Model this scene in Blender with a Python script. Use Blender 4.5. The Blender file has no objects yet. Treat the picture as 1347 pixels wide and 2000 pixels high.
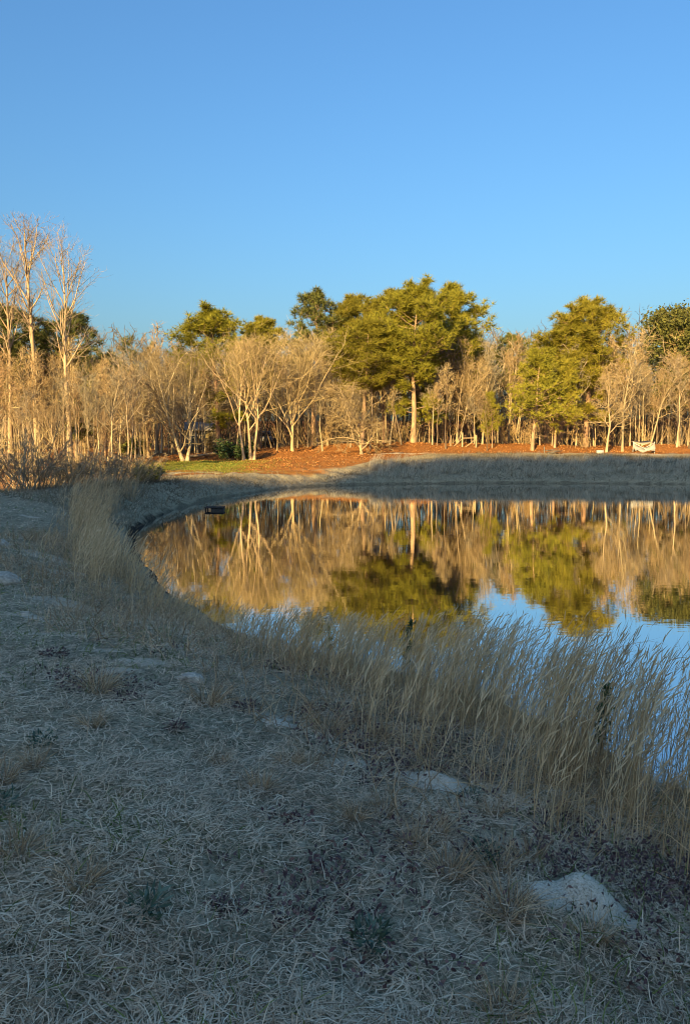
import bpy, math, random
import numpy as np
from mathutils import Vector

S = bpy.context.scene
COL = S.collection
R = math.radians
rng = np.random.default_rng(7)
random.seed(7)

# ------------------------------------------------------------------ camera, sky, sun, exposure
PITCH, FPX, CAMZ = R(5.54), 1444.0, 2.95
cd = bpy.data.cameras.new('camera')
cam = bpy.data.objects.new('camera', cd)
COL.objects.link(cam)
cam.location = (0, 0, CAMZ)
cam.rotation_euler = (math.pi / 2 - PITCH, 0, 0)
cd.sensor_fit = 'VERTICAL'; cd.sensor_height = 36; cd.lens = 26
cd.clip_start = 0.05; cd.clip_end = 3000
S.camera = cam

SUN_EL, SUN_AZ = 16.0, 22.0            # the light travels towards azimuth 22 (from +Y to +X)
w = bpy.data.worlds.new('World'); S.world = w; w.use_nodes = True
w.cycles.sampling_method = 'MANUAL'; w.cycles.sample_map_resolution = 2048
wn = w.node_tree
sky = wn.nodes.new('ShaderNodeTexSky'); sky.sky_type = 'NISHITA'; sky.sun_disc = False
sky.sun_elevation = R(SUN_EL); sky.sun_rotation = R(180 + SUN_AZ)
sky.air_density = 1.72; sky.dust_density = 3.0; sky.ozone_density = 8.4
wn.links.new(sky.outputs[0], wn.nodes['Background'].inputs[0])
wn.nodes['Background'].inputs[1].default_value = 0.077

ld = bpy.data.lights.new('sun', 'SUN'); sun = bpy.data.objects.new('sun', ld); COL.objects.link(sun)
ld.energy = 4.6; ld.angle = R(0.5); ld.color = (1.0, 0.70, 0.28)
sd = Vector((math.sin(R(SUN_AZ)) * math.cos(R(SUN_EL)), math.cos(R(SUN_AZ)) * math.cos(R(SUN_EL)), -math.sin(R(SUN_EL))))
sun.rotation_euler = sd.to_track_quat('-Z', 'Y').to_euler()
sun.location = (-40, -90, 40)

S.view_settings.view_transform = 'Standard'; S.view_settings.look = 'None'
S.view_settings.gamma = 1; S.view_settings.use_curve_mapping = False
S.view_settings.exposure = 1.7
S.cycles.use_denoising = True; S.cycles.denoiser = 'OPENIMAGEDENOISE'; S.cycles.denoising_input_passes = 'RGB_ALBEDO_NORMAL'; S.cycles.denoising_prefilter = 'ACCURATE'; S.cycles.filter_width = 1.0; S.cycles.sample_clamp_indirect = 2.0

# ------------------------------------------------------------------ small maths
def unit(a):
    return a / np.maximum(np.linalg.norm(a, axis=-1, keepdims=True), 1e-9)

def rnd_dir(n):
    return unit(rng.normal(size=(n, 3)))

def vnoise(x, y, seed=0):
    xi, yi = np.floor(x).astype(np.int64), np.floor(y).astype(np.int64)
    fx, fy = x - xi, y - yi
    fx, fy = fx * fx * (3 - 2 * fx), fy * fy * (3 - 2 * fy)
    def h(a, b):
        v = np.sin(a * 127.1 + b * 311.7 + seed * 74.7) * 43758.5453
        return v - np.floor(v)
    return (h(xi, yi) * (1 - fx) + h(xi + 1, yi) * fx) * (1 - fy) + (h(xi, yi + 1) * (1 - fx) + h(xi + 1, yi + 1) * fx) * fy

def fbm(x, y, seed=0, o=4):
    s, a, t = 0, 0.5, 0
    for k in range(o):
        s = s + a * vnoise(x * 2 ** k, y * 2 ** k, seed + k); t += a; a *= 0.5
    return s / t - 0.5

def sstep(a, b, x):
    t = np.clip((x - a) / (b - a), 0, 1)
    return t * t * (3 - 2 * t)

def px_x(px, D, py=880):
    return (px - 673.5) / FPX / (math.cos(PITCH) - (py - 1000) / FPX * math.sin(PITCH)) * D

def py_z(py, D):
    u = -(py - 1000) / FPX
    return CAMZ + D * (-math.sin(PITCH) + u * math.cos(PITCH)) / (math.cos(PITCH) + u * math.sin(PITCH))

# ------------------------------------------------------------------ the lie of the land
POND = np.array([(2.85, 5.86), (1.85, 7.55), (0.78, 8.67), (-0.16, 9.49), (-1.18, 10.2), (-1.87, 11.33), (-2.35, 12.18),
    (-3.29, 13.81), (-3.66, 14.54), (-4.55, 16.91), (-5.9, 20.68), (-6.54, 22.95), (-7.14, 27.44), (-7.21, 31.55),
    (-6.53, 37.08), (-5.46, 40.64), (-4.38, 44.02), (-2.39, 46.93), (0.9, 49.1), (7.99, 50.8), (15.04, 50.9), (23.2, 49.7),
    (32, 47), (39, 40), (41, 26), (36, 11), (25, 2), (15, -1.0), (8, 0.8), (4.6, 3.6)])
def smooth_loop(P, n=5):
    a, b, c, d = np.roll(P, 1, 0), P, np.roll(P, -1, 0), np.roll(P, -2, 0)
    out = []
    for t in np.arange(n) / n:
        out.append(0.5 * (2 * b + (c - a) * t + (2 * a - 5 * b + 4 * c - d) * t ** 2 + (3 * b - a - 3 * c + d) * t ** 3))
    return np.stack(out, 1).reshape(-1, 2)
SHORE = smooth_loop(POND)

def pond_d(x, y):
    """signed distance to the shore line, positive on land"""
    x = np.asarray(x, float); y = np.asarray(y, float)
    sh = x.shape; x = x.ravel(); y = y.ravel(); x = x + .3 * fbm(x * 1.2, y * 1.2, 88, 3) + .16 * fbm(x * 5, y * 5, 89, 2); y = y + .3 * fbm(x * 1.2, y * 1.2, 98, 3)
    best = np.full(x.shape, 1e9); ins = np.zeros(x.shape, bool)
    A, B = SHORE, np.roll(SHORE, -1, 0)
    for (ax, ay), (bx, by) in zip(A, B):
        ex, ey = bx - ax, by - ay
        t = np.clip(((x - ax) * ex + (y - ay) * ey) / (ex * ex + ey * ey), 0, 1)
        best = np.minimum(best, (x - ax - t * ex) ** 2 + (y - ay - t * ey) ** 2)
        c = ((ay > y) != (by > y))
        if ey != 0:
            ins ^= c & (x < ex * (y - ay) / ey + ax)
    d = np.sqrt(best)
    return np.where(ins, -d, d).reshape(sh)

# x, y, height of the land there, width of the bank
CTRL = np.array([(0, 0, 1.38, 6), (3, -3, 1.4, 6), (-4, 2, 1.5, 6), (-6, 8, 1.45, 6), (-9, 15, 1.38, 5.5), (-10.8, 23, 1.3, 4.2), (-9.3, 28, 1.18, 2.6),
    (-8.9, 34, 0.98, 2.0), (-8.0, 42, 0.8, 2.4), (-6, 48, 0.85, 3), (-1.2, 52, 1.1, 4), (4, 56, 1.45, 5.5), (10, 58, 1.66, 7), (17, 58, 1.66, 7), (25, 57, 1.6, 7), (38, 54, 1.6, 7), (12, 62, 1.85, 7), (20, 62, 1.85, 7), (28, 61.5, 1.8, 7),
    (-8.2, 60, 1.25, 4), (-4.4, 64, 2.0, 4), (-12.7, 57, 1.25, 4), (1.1, 60, 1.75, 5), (5.8, 68, 2.75, 6), (0, 70, 2.6, 6), (11, 69, 2.6, 6), (-6, 72, 2.1, 6), (17, 69, 2.6, 6), (30, 68, 2.5, 6),
    (-14, 26, 0.75, 4), (-18, 22, 0.4, 4), (-16, 36, 0.4, 4), (-15, 46, 0.75, 4), (-24, 40, 0.3, 4), (-24, 60, 1.1, 4), (-14, 75, 1.5, 4), (-16, 10, 0.9, 5),
    (-30, 20, 0.3, 5), (50, 50, 1.7, 6), (50, 20, 1.6, 6), (40, -6, 1.5, 5), (20, -8, 1.4, 5), (8, -4, 1.3, 5), (0, 85, 2.6, 6), (30, 90, 2.7, 6), (-30, 90, 1.8, 5),
    (0, 130, 3.2, 6), (60, 120, 3.2, 6), (-60, 120, 2.8, 6), (-60, 40, 0.8, 6), (90, 40, 2, 6), (-60, 0, 1.4, 6), (0, -14, 1.5, 6), (-14, -10, 1.4, 6)])

def wood_top(x):                                                  # tree tops on the added hill, set to shape the shadow edge
    return np.interp(x, [-200, -140, -105.4, -102.2, -100.6, -99, -96, -93.6, -90.4, -66, -40, 0, 50], [57, 61, 66, 68, 69.8, 72.2, 75, 76.8, 77.8, 77.8, 76, 58, 37])

def ground_z(x, y, fine=True):
    x = np.asarray(x, float); y = np.asarray(y, float)
    d = pond_d(x, y)
    ws = 0; zs = 0; bs = 0
    for cx, cy, cz, cb in CTRL:
        wgt = 1 / ((x - cx) ** 2 + (y - cy) ** 2 + 3.0) ** 1.6
        ws = ws + wgt; zs = zs + wgt * cz; bs = bs + wgt * cb
    land, bw = zs / ws, bs / ws
    land = land + (wood_top(x + (y + 190) * -.404) - 10) * sstep(-40, -186, y)      # unseen hill added behind the viewer to block the sun
    t = np.clip(d / bw, 0, 1)
    prof = 0.07 + 0.93 * (1 - (1 - t) ** 1.75)
    z = np.where(d > 0, land * prof, np.maximum(-1.3, d * 0.8) - 0.02)
    z = np.where((d > 0) & (d < 0.12), z * (d / 0.12), z)
    k = np.clip(d / 0.8, 0.15, 1) * (d > 0)
    z = z + k * (0.16 * fbm(x * 0.35, y * 0.35, 3, 3) + (.10 + .16 * sstep(30, 45, y)) * fbm(x * 1.3, y * 1.3, 11, 3))
    if fine:
        z = z + k * 0.05 * fbm(x * 4, y * 4, 21, 2)
    return z

def gz(x, y):
    return float(ground_z(np.array([x]), np.array([y]))[0])

def hit(px, py):
    """where the sight line through a photo pixel meets the land"""
    dx = (px - 673.5) / FPX; u = -(py - 1000) / FPX
    dy = math.cos(PITCH) + u * math.sin(PITCH); dz = -math.sin(PITCH) + u * math.cos(PITCH)
    t = np.concatenate([np.arange(1.2, 14, 0.02), np.arange(14, 120, 0.2)])
    z = ground_z(dx * t, dy * t)
    i = int(np.argmax(CAMZ + dz * t < z))
    return dx * t[i], dy * t[i], float(z[i])

# ------------------------------------------------------------------ mesh collecting
class MB:
    def __init__(s):
        s.V = []; s.L = []; s.C = []; s.A = []; s.n = 0
    def add(s, V, F, a=None):
        V = np.asarray(V, np.float32).reshape(-1, 3); F = np.asarray(F, np.int64)
        if len(V) == 0: return s
        s.V.append(V); s.L.append((F + s.n).ravel()); s.C.append(np.full(len(F), F.shape[1], np.int64))
        if a is None: a = rng.random()
        s.A.append(np.broadcast_to(np.asarray(a, np.float32), (len(V),)).copy()); s.n += len(V)
        return s
    def merge(s, o, M=None, off=(0, 0, 0)):
        for V, L, C, A in zip(o.V, o.L, o.C, o.A): pass
        V = np.concatenate(o.V); V = V @ M.T if M is not None else V
        s.V.append((V + np.asarray(off)).astype(np.float32)); s.L.append(np.concatenate(o.L) + s.n)
        s.C.append(np.concatenate(o.C)); s.A.append(np.concatenate(o.A)); s.n += len(V)
        return s
    def box(s, x0, x1, y0, y1, z0, z1, a=None, M=None, off=(0, 0, 0)):
        V = np.array([(x, y, z) for z in (z0, z1) for x, y in ((x0, y0), (x1, y0), (x1, y1), (x0, y1))], float)
        if M is not None: V = V @ np.asarray(M).T
        return s.add(V + np.asarray(off), [(3, 2, 1, 0), (4, 5, 6, 7), (0, 1, 5, 4), (1, 2, 6, 5), (2, 3, 7, 6), (3, 0, 4, 7)], a)
    def tubes(s, P, Rd, sides, a=None, caps=False, lie=None):
        """P (N,K,3) centre lines, Rd (N,K) radii; sides 2 gives a ribbon"""
        N, K, _ = P.shape
        T = np.gradient(P, axis=1); T = unit(T)
        ref = np.broadcast_to((rnd_dir(N) if lie is None else rnd_dir(N) * lie + np.array([0, 0, 1.]))[:, None, :], T.shape)
        U = unit(np.cross(T, ref)); W = np.cross(T, U)
        if sides == 2:
            V = np.stack([P - U * Rd[..., None], P + U * Rd[..., None]], 2)
        else:
            an = np.arange(sides) / sides * 2 * math.pi
            V = P[:, :, None, :] + Rd[:, :, None, None] * (U[:, :, None, :] * np.cos(an)[None, None, :, None] + W[:, :, None, :] * np.sin(an)[None, None, :, None])
        i = np.arange(N)[:, None, None] * K * sides; k = np.arange(K - 1)[None, :, None] * sides
        if sides == 2:
            j = np.zeros((1, 1, 1), np.int64); b = i + k + j
            F = np.stack([b, b + 1, b + 3, b + 2], -1).reshape(-1, 4)
        else:
            j = np.arange(sides)[None, None, :]; j2 = (j + 1) % sides; b = i + k
            F = np.stack([b + j, b + j2, b + j2 + sides, b + j + sides], -1).reshape(-1, 4)
        if a is None: a = rng.random(N)
        A = np.repeat(np.broadcast_to(np.asarray(a), (N,)), K * sides)
        s.add(V.reshape(-1, 3), F, A)
        if caps and sides > 2:
            F = (np.arange(N)[:, None] * K * sides + (K - 1) * sides + np.arange(sides)[None, :])
            s.add(V.reshape(-1, 3), F, A)
        return s
    def tris(s, C, D, ln, wd, a=None):
        """thin triangles from C along D"""
        N = len(C); U = unit(np.cross(D, rnd_dir(N))) * np.asarray(wd).reshape(-1, 1) * 0.5
        V = np.stack([C - U, C + U, C + D * np.asarray(ln).reshape(-1, 1)], 1)
        if a is None: a = rng.random(N)
        return s.add(V.reshape(-1, 3), np.arange(N * 3).reshape(-1, 3), np.repeat(np.broadcast_to(a, (N,)), 3))
    def leaves(s, C, D, ln, wd, a=None):
        """pointed leaf: a folded rhombus of two triangles"""
        N = len(C); ln = np.broadcast_to(ln, (N,)).reshape(-1, 1); wd = np.broadcast_to(wd, (N,)).reshape(-1, 1)
        U = unit(np.cross(D, rnd_dir(N))); W = np.cross(D, U)
        mid = C + D * ln * 0.45 + W * wd * 0.15
        V = np.stack([C, mid + U * wd * 0.5, C + D * ln, mid - U * wd * 0.5], 1)
        if a is None: a = rng.random(N)
        i = np.arange(N)[:, None] * 4
        F = np.concatenate([i + [0, 1, 2], i + [0, 2, 3]])
        return s.add(V.reshape(-1, 3), F, np.repeat(np.broadcast_to(a, (N,)), 4))
    def mesh(s, name, smooth=False):
        me = bpy.data.meshes.new(name)
        V = np.concatenate(s.V); L = np.concatenate(s.L); C = np.concatenate(s.C); A = np.concatenate(s.A)
        me.vertices.add(len(V)); me.vertices.foreach_set('co', V.astype(np.float32).ravel())
        me.loops.add(len(L)); me.loops.foreach_set('vertex_index', L.astype(np.int32))
        me.polygons.add(len(C))
        st = np.concatenate([[0], np.cumsum(C)[:-1]]).astype(np.int32)
        me.polygons.foreach_set('loop_start', st)
        if smooth: me.polygons.foreach_set('use_smooth', np.ones(len(C), bool))
        me.update(calc_edges=True)
        at = me.attributes.new('rnd', 'FLOAT', 'POINT'); at.data.foreach_set('value', A)
        me.validate()
        return me

def obj(name, mb, mat, parent=None, smooth=False, loc=None, kind=None):
    me = mb.mesh(name, smooth) if isinstance(mb, MB) else mb
    o = bpy.data.objects.new(name, me); COL.objects.link(o)
    if mat is not None and len(me.materials) == 0: me.materials.append(mat)
    if parent is not None: o.parent = parent
    if loc is not None: o.location = loc
    if kind: o['kind'] = kind
    return o

def tag(o, label, cat, group=None):
    o['label'] = label; o['category'] = cat
    if group: o['group'] = group
    return o

def empty(name, loc, label, cat, group=None, rz=0.0, scale=(1, 1, 1)):
    o = bpy.data.objects.new(name, None); COL.objects.link(o)
    o.location = loc; o.rotation_euler = (0, 0, rz); o.scale = scale
    o.empty_display_size = 0.2
    return tag(o, label, cat, group)

# ------------------------------------------------------------------ materials
def new_mat(name):
    m = bpy.data.materials.new(name); m.use_nodes = True
    nt = m.node_tree; b = nt.nodes['Principled BSDF']
    b.inputs['Specular IOR Level'].default_value = 0.25
    return m, nt, b

def ramp_of(nt, cols):
    r = nt.nodes.new('ShaderNodeValToRGB'); e = r.color_ramp.elements
    while len(e) < len(cols): e.new(0.5)
    for k, (p, c) in enumerate(cols):
        e[k].position = p; e[k].color = (*c, 1)
    return r

def mat_rnd(name, cols, rough=0.85, noise=None, per_obj=0.0, bump=None, translucent=0.0):
    """colour picked per piece from the ramp, with grain from a noise and a shift per object"""
    m, nt, b = new_mat(name)
    a = nt.nodes.new('ShaderNodeAttribute'); a.attribute_name = 'rnd'
    r = ramp_of(nt, cols); nt.links.new(a.outputs['Fac'], r.inputs[0])
    col = r.outputs[0]
    if noise:
        sc, lo, hi = noise
        tc = nt.nodes.new('ShaderNodeTexCoord'); mp = nt.nodes.new('ShaderNodeMapping'); nt.links.new(tc.outputs['Object'], mp.inputs[0])
        mp.inputs['Scale'].default_value = sc
        n = nt.nodes.new('ShaderNodeTexNoise'); n.inputs['Scale'].default_value = 1; n.inputs['Detail'].default_value = 4
        nt.links.new(mp.outputs[0], n.inputs['Vector'])
        mr = nt.nodes.new('ShaderNodeMapRange'); mr.inputs[1].default_value = 0.3; mr.inputs[2].default_value = 0.7
        mr.inputs[3].default_value = lo; mr.inputs[4].default_value = hi; nt.links.new(n.outputs[0], mr.inputs[0])
        mx = nt.nodes.new('ShaderNodeVectorMath'); mx.operation = 'SCALE'
        nt.links.new(col, mx.inputs[0]); nt.links.new(mr.outputs[0], mx.inputs['Scale']); col = mx.outputs[0]
        if bump:
            bp = nt.nodes.new('ShaderNodeBump'); bp.inputs['Strength'].default_value = bump; bp.inputs['Distance'].default_value = 0.03
            nt.links.new(n.outputs[0], bp.inputs['Height']); nt.links.new(bp.outputs[0], b.inputs['Normal'])
    if per_obj:
        oi = nt.nodes.new('ShaderNodeObjectInfo')
        hs = nt.nodes.new('ShaderNodeHueSaturation')
        mr = nt.nodes.new('ShaderNodeMapRange'); mr.inputs[3].default_value = 1 - per_obj; mr.inputs[4].default_value = 1 + per_obj
        nt.links.new(oi.outputs['Random'], mr.inputs[0]); nt.links.new(mr.outputs[0], hs.inputs['Value'])
        mr2 = nt.nodes.new('ShaderNodeMapRange'); mr2.inputs[3].default_value = 0.49; mr2.inputs[4].default_value = 0.51
        ml = nt.nodes.new('ShaderNodeMath'); ml.operation = 'FRACT'; mm = nt.nodes.new('ShaderNodeMath'); mm.operation = 'MULTIPLY'; mm.inputs[1].default_value = 7.3
        nt.links.new(oi.outputs['Random'], mm.inputs[0]); nt.links.new(mm.outputs[0], ml.inputs[0]); nt.links.new(ml.outputs[0], mr2.inputs[0]); nt.links.new(mr2.outputs[0], hs.inputs['Hue'])
        nt.links.new(col, hs.inputs['Color']); col = hs.outputs[0]
    nt.links.new(col, b.inputs['Base Color']); b.inputs['Roughness'].default_value = rough
    if translucent:
        t = nt.nodes.new('ShaderNodeBsdfTranslucent'); nt.links.new(col, t.inputs[0])
        mx = nt.nodes.new('ShaderNodeMixShader'); mx.inputs[0].default_value = translucent
        nt.links.new(b.outputs[0], mx.inputs[1]); nt.links.new(t.outputs[0], mx.inputs[2])
        nt.links.new(mx.outputs[0], nt.nodes['Material Output'].inputs[0])
    return m

M_PALE = mat_rnd('pale_bark', [(0, (.36, .27, .16)), (1, (.46, .355, .22))], noise=((3, 3, .9), .65, 1.15), per_obj=.14, bump=.5)
M_GREYB = mat_rnd('grey_bark', [(0, (.28, .22, .14)), (1, (.40, .32, .205))], noise=((4, 4, 1.2), .6, 1.2), per_obj=.18, bump=.5)
M_DARKB = mat_rnd('dark_bark', [(0, (.16, .12, .08)), (1, (.24, .185, .12))], noise=((4, 4, 1.2), .6, 1.2), per_obj=.25, bump=.5)
M_PINEB = mat_rnd('pine_bark', [(0, (.27, .175, .11)), (1, (.36, .24, .155))], noise=((5, 5, 1.5), .55, 1.25), per_obj=.15, bump=.8)
M_TWIG = mat_rnd('twigs', [(0, (.18, .13, .065)), (.6, (.33, .245, .13)), (1, (.50, .385, .21))], per_obj=.15)
M_REDTWIG = mat_rnd('reddish_twigs', [(0, (.13, .10, .062)), (.6, (.23, .175, .105)), (1, (.34, .265, .16))], per_obj=.15)
M_RUSTTWIG = mat_rnd('rusty_twigs', [(0, (.18, .12, .058)), (.6, (.33, .225, .115)), (1, (.47, .34, .185))], per_obj=.2)
M_GREYTWIG = mat_rnd('grey_twigs', [(0, (.14, .12, .085)), (.6, (.25, .21, .15)), (1, (.40, .34, .24))], per_obj=.2)
M_PALETWIG = mat_rnd('pale_twigs', [(0, (.17, .135, .10)), (.6, (.27, .215, .15)), (1, (.36, .29, .2))], per_obj=.1)
M_NEEDLE = mat_rnd('pine_needles', [(0, (.13, .13, .017)), (.5, (.275, .25, .032)), (1, (.39, .34, .05))], per_obj=.12, translucent=.45)
M_DKNEEDLE = mat_rnd('dark_needles', [(0, (.045, .055, .016)), (.5, (.10, .11, .026)), (1, (.17, .165, .04))], per_obj=.15, translucent=.1)
M_YNEEDLE = mat_rnd('young_needles', [(0, (.12, .125, .014)), (.5, (.25, .24, .028)), (1, (.35, .315, .042))], per_obj=.1, translucent=.2)
M_HOLLY = mat_rnd('holly_leaves', [(0, (.02, .045, .012)), (.6, (.045, .085, .025)), (1, (.09, .13, .05))], rough=.4, per_obj=.1)
M_DEADLEAF = mat_rnd('dead_leaves', [(0, (.16, .09, .04)), (.5, (.25, .155, .07)), (1, (.36, .25, .12))], per_obj=.1)
M_WOODS = mat_rnd('far_woods', [(0, (.05, .04, .024)), (.5, (.12, .092, .055)), (1, (.24, .185, .115))])  # darkened to stand in for the shaded depth between the trunks
M_LITTER = mat_rnd('leaf_litter', [(0, (.13, .05, .015)), (.4, (.25, .10, .028)), (.8, (.36, .165, .052)), (1, (.46, .27, .12))])
M_STRAW = mat_rnd('matted_straw', [(0, (.25, .175, .105)), (.3, (.58, .43, .285)), (.7, (.81, .625, .425)), (1, (.89, .745, .53))], translucent=.3)
M_TUFT = mat_rnd('dry_tuft', [(0, (.20, .13, .07)), (.5, (.44, .30, .165)), (1, (.64, .48, .30))], translucent=.2)
M_SEDGE = mat_rnd('tall_dry_grass', [(0, (.30, .19, .09)), (.5, (.60, .40, .20)), (1, (.82, .62, .37))], translucent=.4)
M_BANKG = mat_rnd('bank_grass', [(0, (.09, .07, .042)), (.5, (.22, .18, .115)), (1, (.44, .37, .25))], translucent=.3)
M_GREENG = mat_rnd('green_grass', [(0, (.06, .09, .02)), (.5, (.13, .18, .04)), (1, (.26, .30, .10))], translucent=.2)
M_WEED = mat_rnd('red_weed', [(0, (.055, .032, .032)), (.6, (.12, .072, .068)), (1, (.20, .13, .11))])
M_BROAD = mat_rnd('green_weed', [(0, (.035, .06, .035)), (.6, (.07, .11, .07)), (1, (.14, .18, .12))], rough=.6)
M_STONE = mat_rnd('pale_stone', [(0, (.46, .39, .29)), (1, (.54, .46, .35))], noise=((22, 22, 22), .55, 1.2), bump=.6)
M_POST = mat_rnd('weathered_wood', [(0, (.36, .26, .15)), (1, (.46, .35, .22))], noise=((6, 6, 1), .7, 1.15), bump=.3)
M_DARKW = mat_rnd('dark_wet_wood', [(0, (.02, .018, .016)), (1, (.045, .04, .034))], noise=((4, 20, 4), .7, 1.2))
M_TARP = mat_rnd('white_tarp', [(0, (.27, .26, .23)), (1, (.34, .325, .30))], rough=.6, noise=((3, 3, 3), .75, 1.1), bump=.4)
M_TAN = mat_rnd('tan_canvas', [(0, (.33, .27, .19)), (1, (.40, .33, .24))], noise=((4, 4, 4), .8, 1.1))
M_SIDING = mat_rnd('tan_siding', [(0, (.17, .145, .105)), (1, (.21, .18, .13))], noise=((.5, .5, 9), .85, 1.05))
M_ROOF = mat_rnd('grey_roof', [(0, (.22, .20, .18)), (1, (.27, .25, .22))], noise=((6, 6, 6), .7, 1.2))
M_DOOR = mat_rnd('yellow_door', [(0, (.24, .19, .09)), (1, (.28, .22, .10))])
M_WHITE = mat_rnd('white_paint', [(0, (.46, .455, .44)), (1, (.52, .515, .50))], rough=.4, noise=((2, 2, 2), .7, 1.1))
M_GLASS = mat_rnd('dark_glass', [(0, (.02, .025, .03)), (1, (.03, .035, .04))], rough=.08)
M_TYRE = mat_rnd('tyre_rubber', [(0, (.02, .02, .02)), (1, (.03, .03, .03))])
M_GREYPLANK = mat_rnd('grey_plank', [(0, (.11, .10, .09)), (1, (.20, .19, .17))], noise=((4, 4, 4), .75, 1.15))

def ground_material():
    m, nt, b = new_mat('land')
    at = nt.nodes.new('ShaderNodeAttribute'); at.attribute_name = 'cover'
    sp = nt.nodes.new('ShaderNodeSeparateColor'); nt.links.new(at.outputs['Color'], sp.inputs[0])
    tc = nt.nodes.new('ShaderNodeTexCoord')
    def noise(sc, det=6, ro=.6):
        n = nt.nodes.new('ShaderNodeTexNoise'); n.inputs['Scale'].default_value = sc; n.inputs['Detail'].default_value = det
        n.inputs['Roughness'].default_value = ro; nt.links.new(tc.outputs['Object'], n.inputs['Vector']); return n
    n1, n2, n3 = noise(.9), noise(9, 8, .7), noise(60, 4, .7)
    def mixc(f, a, c, fac_const=None):
        x = nt.nodes.new('ShaderNodeMix'); x.data_type = 'RGBA'
        if fac_const is None: nt.links.new(f, x.inputs[0])
        else: x.inputs[0].default_value = fac_const
        nt.links.new(a, x.inputs[6]); nt.links.new(c, x.inputs[7]); return x.outputs[2]
    def ramp(n, cols):
        r = ramp_of(nt, cols); nt.links.new(n.outputs[0], r.inputs[0]); return r.outputs[0]
    mm = nt.nodes.new('ShaderNodeMath'); mm.operation = 'MULTIPLY_ADD'; mm.inputs[1].default_value = .62
    m3 = nt.nodes.new('ShaderNodeMath'); m3.operation = 'MULTIPLY'; m3.inputs[1].default_value = .38
    nt.links.new(n2.outputs[0], m3.inputs[0]); nt.links.new(n3.outputs[0], mm.inputs[0]); nt.links.new(m3.outputs[0], mm.inputs[2])
    dry = mixc(n1.outputs[0], ramp(mm, [(.38, (.09, .068, .04)), (.5, (.43, .34, .21)), (.62, (.68, .55, .37))]),
               ramp(mm, [(.38, (.05, .05, .03)), (.52, (.26, .24, .15)), (.64, (.48, .43, .29))]))
    leaf = ramp(n2, [(.28, (.11, .042, .015)), (.45, (.24, .098, .028)), (.62, (.34, .15, .046)), (.8, (.42, .23, .09))])
    grn = ramp(n2, [(.3, (.09, .105, .018)), (.55, (.19, .215, .035)), (.8, (.29, .27, .07))])
    sand = ramp(n3, [(.3, (.44, .36, .25)), (.55, (.60, .50, .36)), (.75, (.72, .62, .46))])
    mud = ramp(n2, [(.3, (.018, .014, .010)), (.6, (.04, .032, .022)), (.8, (.075, .06, .042))])
    def edge(o, lo=.35, hi=.65):
        ad = nt.nodes.new('ShaderNodeMath'); ad.operation = 'ADD'; nt.links.new(o, ad.inputs[0])
        sb = nt.nodes.new('ShaderNodeMath'); sb.operation = 'MULTIPLY_ADD'; sb.inputs[1].default_value = 1.0; sb.inputs[2].default_value = -.5
        nt.links.new(n2.outputs[0], sb.inputs[0]); nt.links.new(sb.outputs[0], ad.inputs[1])
        mr = nt.nodes.new('ShaderNodeMapRange'); mr.inputs[1].default_value = lo; mr.inputs[2].default_value = hi
        nt.links.new(ad.outputs[0], mr.inputs[0]); return mr.outputs[0]
    c = mixc(edge(sp.outputs[0]), dry, leaf); c = mixc(edge(sp.outputs[1]), c, grn)
    c = mixc(edge(sp.outputs[2]), c, sand); c = mixc(edge(at.outputs['Alpha']), c, mud)
    nt.links.new(c, b.inputs['Base Color']); b.inputs['Roughness'].default_value = .95; b.inputs['Specular IOR Level'].default_value = .1
    bp = nt.nodes.new('ShaderNodeBump'); bp.inputs['Strength'].default_value = .9; bp.inputs['Distance'].default_value = .05
    nt.links.new(n2.outputs[0], bp.inputs['Height'])
    bp2 = nt.nodes.new('ShaderNodeBump'); bp2.inputs['Strength'].default_value = .7; bp2.inputs['Distance'].default_value = .01
    nt.links.new(n3.outputs[0], bp2.inputs['Height']); nt.links.new(bp.outputs[0], bp2.inputs['Normal']); nt.links.new(bp2.outputs[0], b.inputs['Normal'])
    return m

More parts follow.
